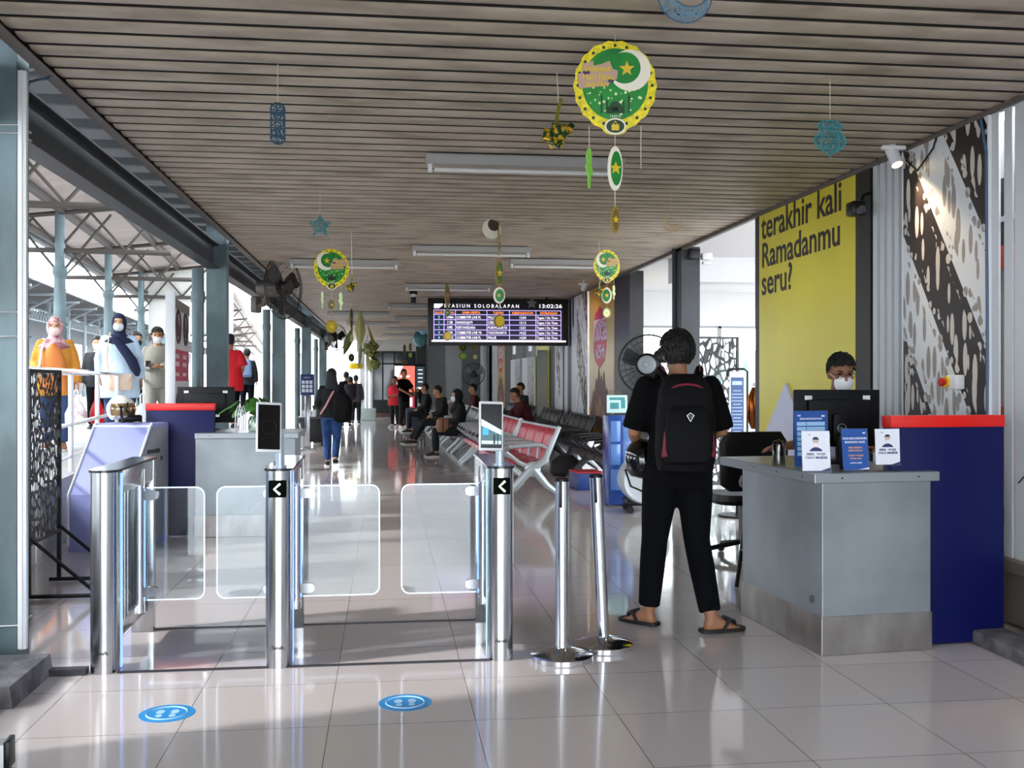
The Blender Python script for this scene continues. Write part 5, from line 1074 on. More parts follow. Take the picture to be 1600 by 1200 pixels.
# the motor side is the one turned to the camera
b = B(); b.box((-.19, .09, q_.z+.09), (.22, .14, .14), .03); b.box((-.12, .1, q_.z-.06), (.08, .1, .26), .02); b.obj('gearbox', black, f2)
b = B(); b.cyl((-.1, .1, .05), (-.1, .1, q_.z), .022); b.lathe([(0, 0), (.26, 0), (.26, .03), (.05, .06), (0, .06)], 24, c=(-.1, .1, 0)); b.obj('pole', black, f2)
# caged wall fans on the beam
brn = M('fan_brown', '#2c2422', .5, .3); tanm = M('fan_body_tan', '#5c5650', .5)
def wallfan(label, u, v, d, r, yaw, full=True):
    q = pd(u, v, d); t = thing('wall_fan', label, 'fan', q, yaw)
    fanhead(t, Matrix.Identity(4), r, brn, brn, brn, 36)
    b = B(); b.loft([circ(V((0, y, 0)), V((1, 0, 0)), V((0, 0, 1)), rr, rr) for y, rr in ((.05, .1), (.1, .12), (.3, .115), (.36, .1), (.37, .06))]); b.obj('motor', tanm, t)
    b = B(); b.tube([(0, .25, -.1), (0, .3, -.22), (0, .42, -.24)], .035, 10); b.box((0, .42, -.22), (.14, .1, .22), .02); b.obj('bracket', tanm, t)
    return t
wallfan('large caged fan mounted on the second left column', 442, 449, 13.6, .42, R(62))
wallfan('second caged fan farther along the platform side beam', 527, 527, 26.5, .33, R(50))
# blue acrylic brochure stand
q_ = gp(971, 792)
bs_ = thing('brochure_stand', 'blue translucent brochure stand left of the man in black', 'stand', (q_.x, q_.y+.15, 0), .05)
bt = M('blue_acrylic', '#2b4f9c', .2); bt.node_tree.nodes['Principled BSDF'].inputs['Alpha'].default_value = .93
b = B(); b.box((0, 0, .52), (.3, .26, 1.0), .01); b.obj('body', bt, bs_)
b = B()
for x in (-.07, .07):
    for z in (.3, .58, .84): b.box((x, -.133, z), (.11, .006, .23), .003)
b.obj('pocket', M('light_blue_acrylic', '#5f86c6', .2), bs_)
b = B(); b.box((0, .0, 1.02), (.3, .26, .01)); b.box((0, .06, 1.16), (.27, .003, .27)); b.obj('clear_holder', acr, bs_)
b = B(); b.box((0, .055, 1.14), (.24, .002, .2)); lf = b.obj('leaflet', M('leaflet_white', '#c9e6e6', .5), bs_)
b = B(); b.box((0, .052, 1.2), (.18, .002, .03)); b.box((-.03, .052, 1.12), (.1, .002, .07)); b.box((.07, .052, 1.14), (.05, .002, .1)); b.obj('leaflet_print', M('leaflet_teal', '#3c8f94', .5), lf)
# white drum machine on castors behind the man
q_ = gp(996, 803)
dm = thing('cleaning_machine', 'rounded white machine on castors behind the man in black', 'machine', (q_.x+.12, q_.y+.2, 0), -.1)
b = B(); b.loft([circ(V((0, y, .34)), V((1, 0, 0)), V((0, 0, 1)), r, r*.95, 28) for y, r in ((-.2, .2), (-.22, .24), (-.18, .265), (.18, .265), (.22, .22))]); b.obj('drum', M('machine_white', '#b9bfc4', .3), dm)
b = B(); b.box((.02, 0, .11), (.46, .38, .06), .02); b.obj('chassis', black, dm)
for x in (-.17, .2):
    for y in (-.16, .16):
        b = B(); b.cyl((x, y-.02, .04), (x, y+.02, .04), .04, n=14); b.obj('castor', rubber, dm)
# folding black lattice screen in the annex
q_ = pd(1128, 594, 13.4)
ls = thing('lattice_screen', 'black lattice screen standing in the annex behind the man', 'screen', (q_.x, q_.y, 0), .1)
b = B(); b.bb((-.55, 0, .05), (.22, .008, 1.95)); b.obj('panel', cutmat('lattice_black', '#1a1a1c', 15, .085, .55), ls, smooth=0)
b = B()
for x in (-.55, .22): b.bb((x-.015, -.012, 0), (x+.015, .02, 1.98))
b.bb((-.55, -.012, 1.95), (.22, .02, 1.98)); b.bb((-.55, -.012, .04), (.22, .02, .07)); b.obj('frame', MATS['lattice_black'] if False else blk, ls)
# roll up banner
q_ = pd(1153, 594, 10.6)
rb = thing('banner_stand', 'narrow blue information banner in a white and black frame', 'banner', (q_.x, q_.y, 0), -.12)
b = B(); b.bb((-.09, 0, .45), (.09, .02, 1.5), .01); nb = b.obj('board', whiteg, rb)
b = B(); b.bb((-.072, -.004, .62), (.06, 0, 1.44)); pn = b.obj('print', M('info_blue', '#2d4a7c', .5), nb)
b = B()
for k in range(15): b.box((-.01, -.006, 1.3-k*.035), (.11 if k % 4 else .08, .002, .008))
b.bb((-.06, -.007, 1.36), (.04, -.004, 1.4)); b.obj('print_line', M('info_pale', '#9fb6d2', .5), pn)
b = B(); b.tube([(-.1, .01, 1.45), (-.1, .01, 1.5), (-.07, .01, 1.525), (.07, .01, 1.525), (.1, .01, 1.5), (.1, .01, .3)], .012, 8); b.tube([(0, .01, 0), (0, .01, .5)], .02, 8); b.lathe([(0, 0), (.2, 0), (.2, .02), (0, .03)], 20); b.obj('frame', black, rb)
# tinsel bundle
tn = M('copper_tinsel', '#8a4b1c', .25, .8)
q_ = pd(1179, 637, 9.7)
tb = thing('tinsel_bundle', 'copper coloured tinsel bundle hanging left of the yellow poster', 'decoration', (q_.x, q_.y, q_.z))
b = B()
for k in range(34):
    a = k*2.4; r0 = .02+.045*((k*29) % 10)/10; b.tube([(r0*.3*math.cos(a), r0*.3*math.sin(a), .19), (r0*math.cos(a), r0*math.sin(a), .1), (r0*1.1*math.cos(a+.4), r0*1.1*math.sin(a+.4), -.1), (r0*.4*math.cos(a), r0*.4*math.sin(a), -.2)], .008, 4)
b.obj('strands', tn, tb)
b = B(); b.tube([(0, 0, .19), (0, 0, HC-.03-q_.z)], .003, 5); b.sph((0, 0, .22), .018, 10); b.obj('cord', white, tb)
# cables by the white bars
b = B(); b.tube([pd(1564, 770, 5.9), pd(1580, 768, 5.7), pd(1600, 745, 5.5), pd(1640, 730, 5.4)], .004, 6); b.tube([pd(1568, 790, 5.9), pd(1572, 860, 5.8), pd(1585, 882, 5.7), pd(1620, 878, 5.5)], .004, 6); tag(b.obj('cable', black), 'thin black cables looping over the white bars', 'cable')
# ================================================================== WALL GRAPHICS
def wthing(name, label, cat, u0, u1, x=XR):
    y0, y1 = yw(u0, x), yw(u1, x)
    return thing(name, label, cat, (x, y0, 0), -PI/2), y0-y1
def wz(u, v, x=XR):
    y = yw(u, x); return EYE+(594-v)*(y*math.cos(TH)+x*math.sin(TH))/FX
ylw = M('poster_yellow', '#ecde2c', .35, nz=((.6, .6, .6), '#cfc238', .3, .7)); inkb = M('poster_ink', '#1c1118', .5); pap = M('poster_lilac_white', '#d5d8ee', .5)
def yellow(label, u0, u1, words, apex=None):
    t, w = wthing('poster', label, 'poster', u0, u1)
    b = B(); b.bb((0, -.004, .38), (w, .02, HC-.02)); sh = b.obj('sheet', ylw, t, smooth=0)
    if words: text(words, inkb, sh, 'lettering', (0, -.006, 0), bold=.012, sx=1.0)
    if apex:
        ax, az, hw, bz = apex; b = B(); b.prism([(ax-hw, bz), (ax+hw, bz), (ax, az)], -.03, -.02); b.prism([(ax-hw, bz), (ax+hw, bz), (ax, az)], -.02, -.006); b.obj('triangle_card', pap, t, smooth=0)
    return t, w
YW, WW = yellow('big yellow poster with black words on the wall behind the officer', 1187, 1337,
    [('terakhir kali', .06, 2.7, .325, 'LEFT', 1.06), ('Ramadanmu', .06, 2.44, .315, 'LEFT', 1.06), ('seru?', .06, 2.19, .325, 'LEFT', 1.06)], (.68, 1.385, .66, .75))
yellow('far yellow poster with a white triangle, under the departure board', 838, 858, None, (1.1, 1.25, .75, .45))
# carved batik style panels
def batik(label, u0, u1, z0, z1, freq, scale=7.0, dark='#1d1310', x=XR, ph=0.0):
    nm = 'carved_'+label.split()[0]+str(u0); m = M(nm, '#ffffff', .45); nt, N, L, mt = nodes(m); P = nt.nodes['Principled BSDF']
    tc = N('TexCoord'); sp = N('SeparateXYZ'); L(tc.outputs['Object'], sp.inputs[0])
    mp = N('Mapping'); mp.inputs['Scale'].default_value = (scale*2.0, 1, scale*.62)
    L(tc.outputs['Object'], mp.inputs[0])
    def vor(sc_, thr):
        m2 = N('Mapping'); m2.inputs['Scale'].default_value = (sc_[0], .001, sc_[1]); L(tc.outputs['Object'], m2.inputs[0])
        v = N('TexVoronoi', feature='F1'); v.inputs['Scale'].default_value = 1; v.inputs['Randomness'].default_value = .8; L(m2.outputs[0], v.inputs['Vector'])
        return mt('LESS_THAN', v.outputs['Distance'], thr)
    longs = vor((scale*2.5, scale*.6), .47); dots = vor((scale*2.3, scale*1.9), .43)
    sel = N('TexWave', wave_type='BANDS', bands_direction='DIAGONAL') if False else None
    # stripes running down to the right
    s_ = mt('ADD', mt('MULTIPLY', sp.outputs['X'], freq*1.5), mt('MULTIPLY', sp.outputs['Z'], freq)); s_ = mt('ADD', s_, ph)
    fr = mt('FRACT', s_); band = mt('GREATER_THAN', fr, .5)
    edge = mt('LESS_THAN', mt('ABSOLUTE', mt('SUBTRACT', mt('FRACT', mt('MULTIPLY', s_, 2)), .5)), .33)   # middle of a stripe: long leaves; rim: pebbles
    mixh = mt('ADD', mt('MULTIPLY', longs, edge), mt('MULTIPLY', dots, mt('SUBTRACT', 1, edge)))
    c1 = N('MixRGB'); L(mixh, c1.inputs[0]); c1.inputs[1].default_value = lin(dark); c1.inputs[2].default_value = lin('#c6c0b8')
    c2 = N('MixRGB'); L(mixh, c2.inputs[0]); c2.inputs[1].default_value = lin('#d3d7da'); c2.inputs[2].default_value = lin('#8f8a86')
    cm = N('MixRGB'); L(band, cm.inputs[0]); L(c1.outputs[0], cm.inputs[1]); L(c2.outputs[0], cm.inputs[2]); L(cm.outputs[0], P.inputs['Base Color'])
    t, w = wthing('carved_panel', label, 'panel', u0, u1, x)
    b = B(); b.bb((0, -.02, z0), (w, .03, z1)); b.obj('panel', m, t, smooth=0)
    for x_ in (-.012, w): b = B(); b.bb((x_, -.026, z0), (x_+.012, .03, z1)); b.obj('edge', white, t, smooth=0)
    return t
batik('brown and white carved batik panel behind the navy partition', 1416, 1549, .44, HC-.04, .78, 7.0, ph=.15)
batik('narrow carved batik panel left of the gold banner', 903, 920, .3, HC-.04, .55, 6.0)
batik('slim carved batik strip under the right end of the board', 871, 877, .3, 2.3, .6, 6.0, x=XR-.05)
batik('low carved screen right of the maroon man', 826, 835, .2, 1.95, 4.0, 9.0, '#5a4640', XR-.06)
batik('low carved screen left of the maroon man', 806, 814, .2, 1.95, 4.0, 9.0, '#5a4640', XR-.06)
for (u0, u1, lb) in ((817, 826, 'low white screen panel right of the maroon man'), (799, 806, 'low white screen panel left of the maroon man')):
    t, w = wthing('screen_panel', lb, 'panel', u0, u1, XR-.06); b = B(); b.bb((0, -.02, .1), (w, .02, 1.95)); b.obj('panel', white, t); b = B()
    for x in (.1, w-.1): b.bb((x-.02, -.05, 0), (x+.02, .02, .1))
    b.obj('foot', darksteel, t)
for (u, z, c, lb) in ((804, 2.35, '#d3171c', 'red and white sign above the left low screen'), (829, 2.35, '#c9a21e', 'red and gold sign above the right low screen')):
    t = thing('hanging_sign', lb, 'sign', (XR-.0, yw(u), z), -PI/2)
    b = B(); b.bb((-.28, -.02, .18), (.28, 0, .42)); b.obj('board', M('sign_'+c[1:], c, .5, emit=.25), t); b = B(); b.bb((-.2, -.02, -.25), (.28, 0, .16)); b.obj('lower_board', M('sign_white', '#dfe4ee', .5, emit=.25), t)
# gold banners
gm = M('gold_banner', '#c9a648', .35); nt, N, L, mt = nodes(gm)
tc = N('TexCoord'); sp = N('SeparateXYZ'); L(tc.outputs['Object'], sp.inputs[0]); mr = N('MapRange'); mr.inputs['From Min'].default_value = .4; mr.inputs['From Max'].default_value = 2.95; L(sp.outputs['Z'], mr.inputs[0])
cr_ = N('ValToRGB'); els = cr_.color_ramp.elements; els[0].color = lin('#a5762c'); els[1].color = lin('#a8811f')
for p_, c_ in ((.25, '#b08b70'), (.5, '#c9b36e'), (.72, '#b9a24a'), (.88, '#c79a2a')):
    e = els.new(p_); e.color = lin(c_)
L(mr.outputs[0], cr_.inputs[0]); L(cr_.outputs[0], nt.nodes['Principled BSDF'].inputs['Base Color'])
crim = M('crimson_print', '#c01638', .45); lilac = M('lilac_print', '#d6c8e2', .5); umber = M('umber_print', '#6b4a3c', .55); umber2 = M('light_umber_print', '#94705a', .55); amb = M('amber_print', '#c8841f', .5)
def gold(label, u0, u1):
    t, w = wthing('banner', label, 'banner', u0, u1); b = B(); b.bb((0, -.004, .4), (w, .02, HC-.03)); sh = b.obj('sheet', gm, t, smooth=0)
    cx = w*.46; b = B(); prof = [(0, 2.6), (.17, 2.5), (.22, 2.3), (.235, 2.1), (.23, 1.9), (.17, 1.72), (0, 1.6)]; k = w*1.1
    b.prism([(cx+x*k, z) for x, z in prof]+[(cx-x*k, z) for x, z in prof[-2:0:-1]], -.007, -.004); b.obj('red_shape', crim, sh)
    text([('INTERNET', cx, 2.26, .1*w, 'CENTER'), ('100GB', cx, 2.05, .2*w, 'CENTER'), ('Rp', cx-.12*w, 1.8, .09*w, 'CENTER'), ('25rb', cx+.05*w, 1.77, .16*w, 'CENTER')], lilac, sh, 'lettering', (0, -.009, 0), bold=.02)
    b = B()
    for k_, (x, h_, ww) in enumerate(((.2, 1.25, .12), (.32, 1.45, .1), (.42, 1.62, .07), (.52, 1.5, .1), (.62, 1.55, .07), (.72, 1.3, .12), (.82, 1.15, .1))):
        b.prism([((x-ww)*w, .78), ((x+ww)*w, .78), ((x+ww*.8)*w, h_-.25), ((x+ww*.3)*w, h_-.05), (x*w, h_), ((x-ww*.3)*w, h_-.05), ((x-ww*.8)*w, h_-.25)], -.0065-.0003*k_, -.0045)
    b.obj('skyline_print', umber, sh, smooth=0)
    b = B()
    for x, h_ in ((.35, 1.05), (.47, 1.15), (.6, 1.0)): b.prism([((x-.07)*w, .6), ((x+.07)*w, .6), ((x+.06)*w, h_-.1), ((x+.02)*w, h_), ((x-.02)*w, h_), ((x-.06)*w, h_-.1)], -.0095, -.009)
    b.obj('figure_print', umber2, sh, smooth=0)
    b = B(); b.tube([(.05*w, -.007, .95), (.15*w, -.007, .62), (.45*w, -.007, .5), (.8*w, -.007, .62), (.95*w, -.007, 1.0)], .012, 5); b.obj('ribbon_print', amb, sh)
    return t
gold('gold telecom banner with red pointed shape, left of the black pillar', 921, 960)
gold('farthest gold banner with red shape, under the board', 777, 789)
# emergency button
q_ = pd(1502, 597, 7.2); q_.x = XR-.03
eb = thing('emergency_button', 'red emergency button in a yellow and white box on the carved panel', 'button', (XR-.02, yw(1502), wz(1502, 597)), -PI/2)
b = B(); b.box((.02, -.03, 0), (.11, .06, .085), .008); b.obj('box', white, eb)
b = B(); b.cyl((-.02, -.06, 0), (-.02, -.075, 0), .034, n=20); b.obj('ring', M('button_yellow', '#e3b81c', .4), eb)
b = B(); b.cyl((-.02, -.07, 0), (-.02, -.1, 0), .016, n=16); b.lathe([(0, 0), (.026, 0), (.026, .012), (.018, .02), (0, .022)], 18, T=Matrix(((1, 0, 0, -.02), (0, 0, -1, -.09), (0, 1, 0, 0), (0, 0, 0, 1)))); b.obj('button', M('button_red', '#b3201c', .35), eb)
b = B(); b.tube([(XR-.03, yw(1540), HC-.05), (XR-.03, yw(1549), HC-.25), (XR-.03, yw(1549)-.01, 1.5), (XR-.03, yw(1549), .5)], .009, 8); tag(b.obj('cable', M('dull_blue_cable', '#3f5874', .5)), 'blue grey cable down the right edge of the carved panel', 'cable')
b = B(); b.tube([(XR-.03, yw(1422), HC-.1), (XR-.03, yw(1440), HC-.2), (XR-.03, yw(1465), HC-.1), (XR-.03, yw(1470), HC-.04)], .006, 6); tag(b.obj('cable', black), 'black cable sagging over the top of the carved panel', 'cable')
# small black lamp at the black strip
q_ = V((XR-.06, yw(1362), wz(1362, 327)))
sp_ = thing('wall_lamp', 'small black wall lamp right of the yellow poster', 'lamp', q_, -PI/2)
b = B(); b.box((0, -.06, 0), (.12, .1, .1), .015); b.obj('head', black, sp_); b = B(); b.tube([(0, .06, .12), (0, 0, .1), (0, -.03, .02)], .012, 8); b.obj('arm', black, sp_)
b = B(); b.cyl((.06, -.06, -.02), (.1, -.06, -.02), .03, n=14); b.obj('lens', M('lens_grey', '#4a4c50', .2), sp_)
# spot lamps that light the carved panels
def spot(label, loc, aim, power, ang=48):
    t = thing('spot_lamp', label, 'lamp', loc); d = (V(aim)-V(loc)).normalized()
    b = B(); b.box((0, 0, .05), (.16, .045, .03), .01); b.cyl((0, 0, 0), (0, 0, .05), .012); b.cyl((0, 0, .05), (0, 0, HC-V(loc).z+.01), .012); b.obj('bracket', white, t)
    Tq = d.to_track_quat('Z', 'Y').to_matrix().to_4x4()
    b = B(); b.lathe([(.0, -.07), (.036, -.07), (.04, -.06), (.04, .075), (.034, .078), (.034, .05), (0, .05)], 20, T=Tq); b.obj('can', whiteg, t)
    b = B(); b.lathe([(0, .055), (.032, .055), (.032, .06), (0, .06)], 18, T=Tq); b.obj('bulb', M('spot_bulb', '#ffe2b0', .4, emit=14), t)
    ld = bpy.data.lights.new('spot', 'SPOT'); lo = bpy.data.objects.new('spot', ld); C.objects.link(lo); ld.energy = power; ld.color = (1, .74, .46); ld.spot_size = R(ang); ld.spot_blend = .7; ld.shadow_soft_size = .03
    lo.location = V(loc)+d*.09; lo.rotation_euler = d.to_track_quat('-Z', 'Y').to_euler()
q_ = pd(1396, 243, 6.7)
spot('white spot lamp under the ceiling left of the near carved panel', q_, (XR-.02, yw(1490), 1.95), 60, 62)
q_ = V((XR-.4, yw(912, XR-.4), HC-.12))
spot('white spot lamp above the far carved panel left of the gold banner', q_, (XR-.02, yw(909), 2.2), 45, 44)
# cctv at annex column, dome under the ceiling
q_ = V((XR-.0, 11.4, 2.83))
cc = thing('security_camera', 'white and black camera on the dark column in the opening', 'camera', (XR+.1, 11.45, wz(1085, 395)), 0)
b = B(); b.box((.0, 0, .03), (.12, .1, .12), .01); b.obj('bracket', black, cc); b = B(); b.box((.14, -.02, 0), (.12, .1, .08), .015); b.box((.14, -.03, -.075), (.1, .06, .03), .008); b.obj('housing', white, cc)
q_ = pd(646, 462, 17.5)
dc = thing('dome_camera', 'black dome camera under the ceiling left of the departure board', 'camera', (q_.x, q_.y, HC-.03))
b = B(); b.cyl((0, 0, -.05), (0, 0, 0), .07, n=20); b.obj('mount', black, dc); b = B(); b.cyl((0, 0, -.1), (0, 0, -.05), .04, n=16); b.obj('neck', white, dc); b = B(); b.cyl((0, 0, -.2), (0, 0, -.1), .045, n=16); b.obj('dome', black, dc)

# ================================================================== DEPARTURE BOARD
BY = 18.9
def bx(u): return BY*math.tan(math.atan((u-800)/FX)+TH)
def bz(u, v): return EYE+(594-v)*(BY*math.cos(TH)+bx(u)*math.sin(TH))/FX
x0, x1 = bx(668.5), min(bx(893), 3.4)
zt_, zb_ = 2.925, bz(700, 539.5)
bd = thing('departure_board', 'wide black departure board with train times under the ceiling', 'board', (x0, BY, 0))
W_ = x1-x0
b = B(); b.bb((0, 0, zb_), (W_, .16, zt_), .006); b.obj('housing', M('board_black', '#0a070a', .45), bd)
lx = lambda u: (u-668.5)/(893-668.5)*W_
lz = lambda v: zt_-(v-464.5)/(539.5-464.5)*(zt_-zb_)
wl = M('led_white', '#f3eefc', .4, emit=1.1); lll = M('led_lilac', '#b7a4ee', .4, emit=1.1); lo_ = M('led_orange', '#ff8a4a', .4, emit=1.4); lc_ = M('led_cyan', '#58e0e0', .4, emit=1.2); lbg = M('led_navy', '#0d0a38', .4, emit=.35)
b = B(); b.bb((lx(678), -.004, lz(531)), (lx(881), 0, lz(490.5))); fld = b.obj('field', lbg, bd, smooth=0)
cols = [678, 694, 712, 762, 798, 840.5, 881]; rws = [483.5, 490.5, 498.7, 506.8, 514.9, 523, 531]
b = B(); g_ = .006
for u in cols: b.bb((lx(u)-g_, -.008, lz(531)), (lx(u)+g_, -.004, lz(483.5)))
for v in rws: b.bb((lx(678), -.008, lz(v)-g_), (lx(881), -.004, lz(v)+g_))
b.obj('grid_line', lll, fld, smooth=0)
b = B(); b.bb((lx(674.5), -.012, lz(534)), (lx(889), -.004, lz(531.2))); b.obj('light_bar', wl, bd)
b = B(); b.prism([(lx(678), lz(480.5)), (lx(678.3), lz(473.6)), (lx(692.5), lz(473.6)), (lx(691), lz(477)), (lx(686), lz(480.5))], -.006, -.002); b.obj('logo', wl, bd)
tt = []
S1 = .1
tt += [('S T A S I U N   S O L O B A L A P A N', lx(694), lz(479.3), .092, 'LEFT', .94), ('13:02:26', lx(844), lz(478.9), .098, 'LEFT', 1.35)]
data = [('5', '709BA', 'COMMUTER LINE PL', 'PALUR', '13:04'), ('1', '112B', 'RANGGAJATI', 'CIREBON', '13:13'), ('1', '109E', 'KERTANEGARA', 'PURWOKERTO', '13:51'), ('4', '658A', 'COMMUTER LINE YK', 'YOGYAKARTA', '14:22'), ('4', '711BC', 'COMMUTER LINE PL', 'PALUR', '14:34')]
cy = []
for i, r in enumerate(data):
    z = lz(rws[i+2])+.022; s_ = .066
    cy.append((r[0], lx(686), z, s_, 'CENTER'))
    tt += [(r[1], lx(703), z, s_, 'CENTER', .8), (r[2], lx(713.5), z, s_, 'LEFT', .76), (r[3], lx(763.5), z, s_, 'LEFT', .8), (r[4], lx(819), z, s_, 'CENTER', .9), ('Tepat / On Time', lx(842), z, .062, 'LEFT', .92)]
text(tt, wl, fld, 'white_lettering', (0, -.009, 0), bold=.004)
text(cy, lc_, fld, 'cyan_lettering', (0, -.009, 0), bold=.004)
hz = lz(490)+.012
text([('JALUR', lx(686), hz, .054, 'CENTER', .95), ('NO. KA', lx(703), hz, .054, 'CENTER', .85), ('NAMA KERETA', lx(737), hz, .058, 'CENTER', .85), ('TUJUAN', lx(780), hz, .058, 'CENTER', .9), ('KEBERANGKATAN', lx(819), hz, .056, 'CENTER', .85), ('KETERANGAN', lx(861), hz, .056, 'CENTER', .9)], lo_, fld, 'orange_lettering', (0, -.009, 0), bold=.004)
b = B()
for x in (.4, W_-.4): b.bb((x-.02, .06, zt_), (x+.02, .1, HC))
b.obj('hanger', black, bd)

# ================================================================== CEILING LIGHTS
tube_ = M('unlit_tube', '#d4d6d4', .35); refl = M('reflector_white', '#9fa09d', .5)
def fluor(label, u, v, first=[None]):
    d = (HC-.05-EYE)*FX/(594-v); q = pd(u, v, d)
    if first[0]:
        return dup(first[0], (q.x, q.y, HC-.02), None, label)
    t = thing('ceiling_light', label, 'lamp', (q.x, q.y, HC-.02), 0, 'ceiling tube lights')
    b = B(); b.prism([(-.69, .0), (-.69, -.05), (.69, -.05), (.69, 0)], -.03, .03); b.add([(x, y, z) for x in (-.69, .69) for y, z in ((-.1, .0), (-.03, -.05), (-.03, -.044), (-.1, .006))], [(0, 1, 5, 4), (3, 2, 6, 7)]); b.add([(x, y, z) for x in (-.69, .69) for y, z in ((.1, .0), (.03, -.05), (.03, -.044), (.1, .006))], [(0, 1, 5, 4), (3, 2, 6, 7)]); b.obj('reflector', refl, t, smooth=0)
    b = B(); b.cyl((-.63, 0, -.085), (.63, 0, -.085), .015, n=12); b.obj('tube', tube_, t)
    b = B()
    for x in (-.66, .66): b.box((x, 0, -.075), (.03, .035, .06), .004)
    b.obj('lamp_holder', white, t)
    first[0] = t; return t
fluor('nearest ceiling tube light, passing behind the big hanging medallion', 821, 256)
for i, (u, v, lb) in enumerate(((737, 391, 'second ceiling tube light in the middle row, crossed by the edge-on decoration'), (538, 411, 'ceiling tube light behind the medallion at left'), (880, 411, 'ceiling tube light ending at the small medallion on the right'), (700, 448, 'middle row ceiling tube light just in front of the departure board'), (660, 478, 'short looking ceiling tube light at the upper left corner of the board'), (560, 490, 'ceiling tube light above the hanging leaf cluster'), (660, 497, 'ceiling tube light left of the board'), (583, 505, 'ceiling tube light in the left row behind the leaf cluster'), (640, 514, 'far ceiling tube light left of the board'), (630, 524, 'farthest ceiling tube light by the teal balloons'))):
    fluor(lb, u, v)
# ================================================================== HANGING DECORATIONS
yel = M('glitter_yellow', '#f0df1a', .4, nz=((60, 60, 60), '#cdbb14', .35, .6)); grn_ = M('print_green', '#109030', .35, nz=((9, 9, 9), '#0c6a28', .3, .7)); lgrn = M('light_green', '#7fc24a', .5); ivo = M('ivory_print', '#e6e1cd', .5); gld = M('gold_print', '#d9b92a', .4); mau = M('mauve_gold', '#b89a86', .5); pur = M('purple_print', '#40205a', .5); dgr = M('dark_green', '#073a18', .5); pale = M('pale_lime', '#cfe8a8', .6)
strm = M('string', '#c9c0ae', .7); teal = M('teal_card', '#2f8f94', .6); bluec = M('blue_card', '#15465f', .6)
def starpts(cx, cz, r, k=.42, n=5, a0=PI/2):
    return [(cx+(r if i % 2 == 0 else r*k)*math.cos(a0+PI*i/n), cz+(r if i % 2 == 0 else r*k)*math.sin(a0+PI*i/n)) for i in range(2*n)]
def crescent(cx, cz, R_, r_, dx, dz, n=26, gap=.55):
    a0 = math.atan2(dz, dx); out = [(cx+R_*math.cos(a0+gap+(2*PI-2*gap)*k/n), cz+R_*math.sin(a0+gap+(2*PI-2*gap)*k/n)) for k in range(n+1)]
    ix, iz = cx+dx, cz+dz; p0 = out[0]; p1 = out[-1]; b0 = math.atan2(p0[1]-iz, p0[0]-ix); b1 = math.atan2(p1[1]-iz, p1[0]-ix)
    while b1 < b0: b1 += 2*PI
    rr = math.hypot(p0[0]-ix, p0[1]-iz)
    return out+[(ix+rr*math.cos(b1+(b0-b1)*k/n), iz+rr*math.sin(b1+(b0-b1)*k/n)) for k in range(1, n)]
def cres_strip(b, cx, cz, R_, dx, dz, y0, y1, T=None, gap=.55):
    p = crescent(cx, cz, R_, 0, dx, dz, 26, gap); n = 26
    o = p[:n+1]; i = [p[0]]+p[n+1:][::-1]+[p[n]]
    vs = [(q[0], y, q[1]) for y in (y0, y1) for q in o]+[(q[0], y, q[1]) for y in (y0, y1) for q in i]; m = n+1; fs = []
    for k in range(n): fs += [(k, k+1, 2*m+k+1, 2*m+k), (m+k, 3*m+k, 3*m+k+1, m+k+1), (k, m+k, m+k+1, k+1), (2*m+k, 2*m+k+1, 3*m+k+1, 3*m+k)]
    b.add(vs, fs, T)
def string(t, pts, r=.0018, name='string', mat=None):
    b = B(); b.tube(pts, r, 5); return b.obj(name, mat or strm, t)
def medal(par, z, rx, rz, yaw, inner, sg, name='pendant', x=0):
    Tm = Matrix.Translation((x, 0, z)) @ Matrix.Rotation(yaw, 4, 'Z')
    b = B(); b.ell(0, 0, rx, rz, -.004, .004, 30, T=Tm); o = b.obj(name, ivo if inner is grn_ else M('dull_gold', '#8f7a2c', .5), par, smooth=30)
    b = B(); b.ell(sg*.1*rx, .0, rx*.74, rz*.78, -.0065, -.004, 26, T=Tm); b.ell(-sg*.1*rx, .0, rx*.74, rz*.78, .004, .0065, 26, T=Tm); b.obj('inner', inner, o, smooth=30)
    b = B(); b.prism(starpts(0, 0, rz*.3), -.009, -.0065, T=Tm); b.obj('star', gld, o, smooth=0)
    return o
def leafpend(par, x, z0, yaw, mat, L_=.16, w=.035):
    Tm = Matrix.Translation((x, 0, z0)) @ Matrix.Rotation(yaw, 4, 'Z')
    b = B(); b.prism([(-w*.4, 0), (w*.4, 0), (w*.7, -.06*L_/.16), (w*.4, -.085*L_/.16), (w, -.13*L_/.16), (w*.3, -.16*L_/.16), (w*.25, -L_*1.35), (-w*.25, -L_*1.35), (-w*.3, -.15*L_/.16), (-w, -.1*L_/.16), (-w*.5, -.075*L_/.16), (-w*.8, -.04*L_/.16)], -.003, .003, T=Tm)
    return b.obj('pendant', mat, par, smooth=0)
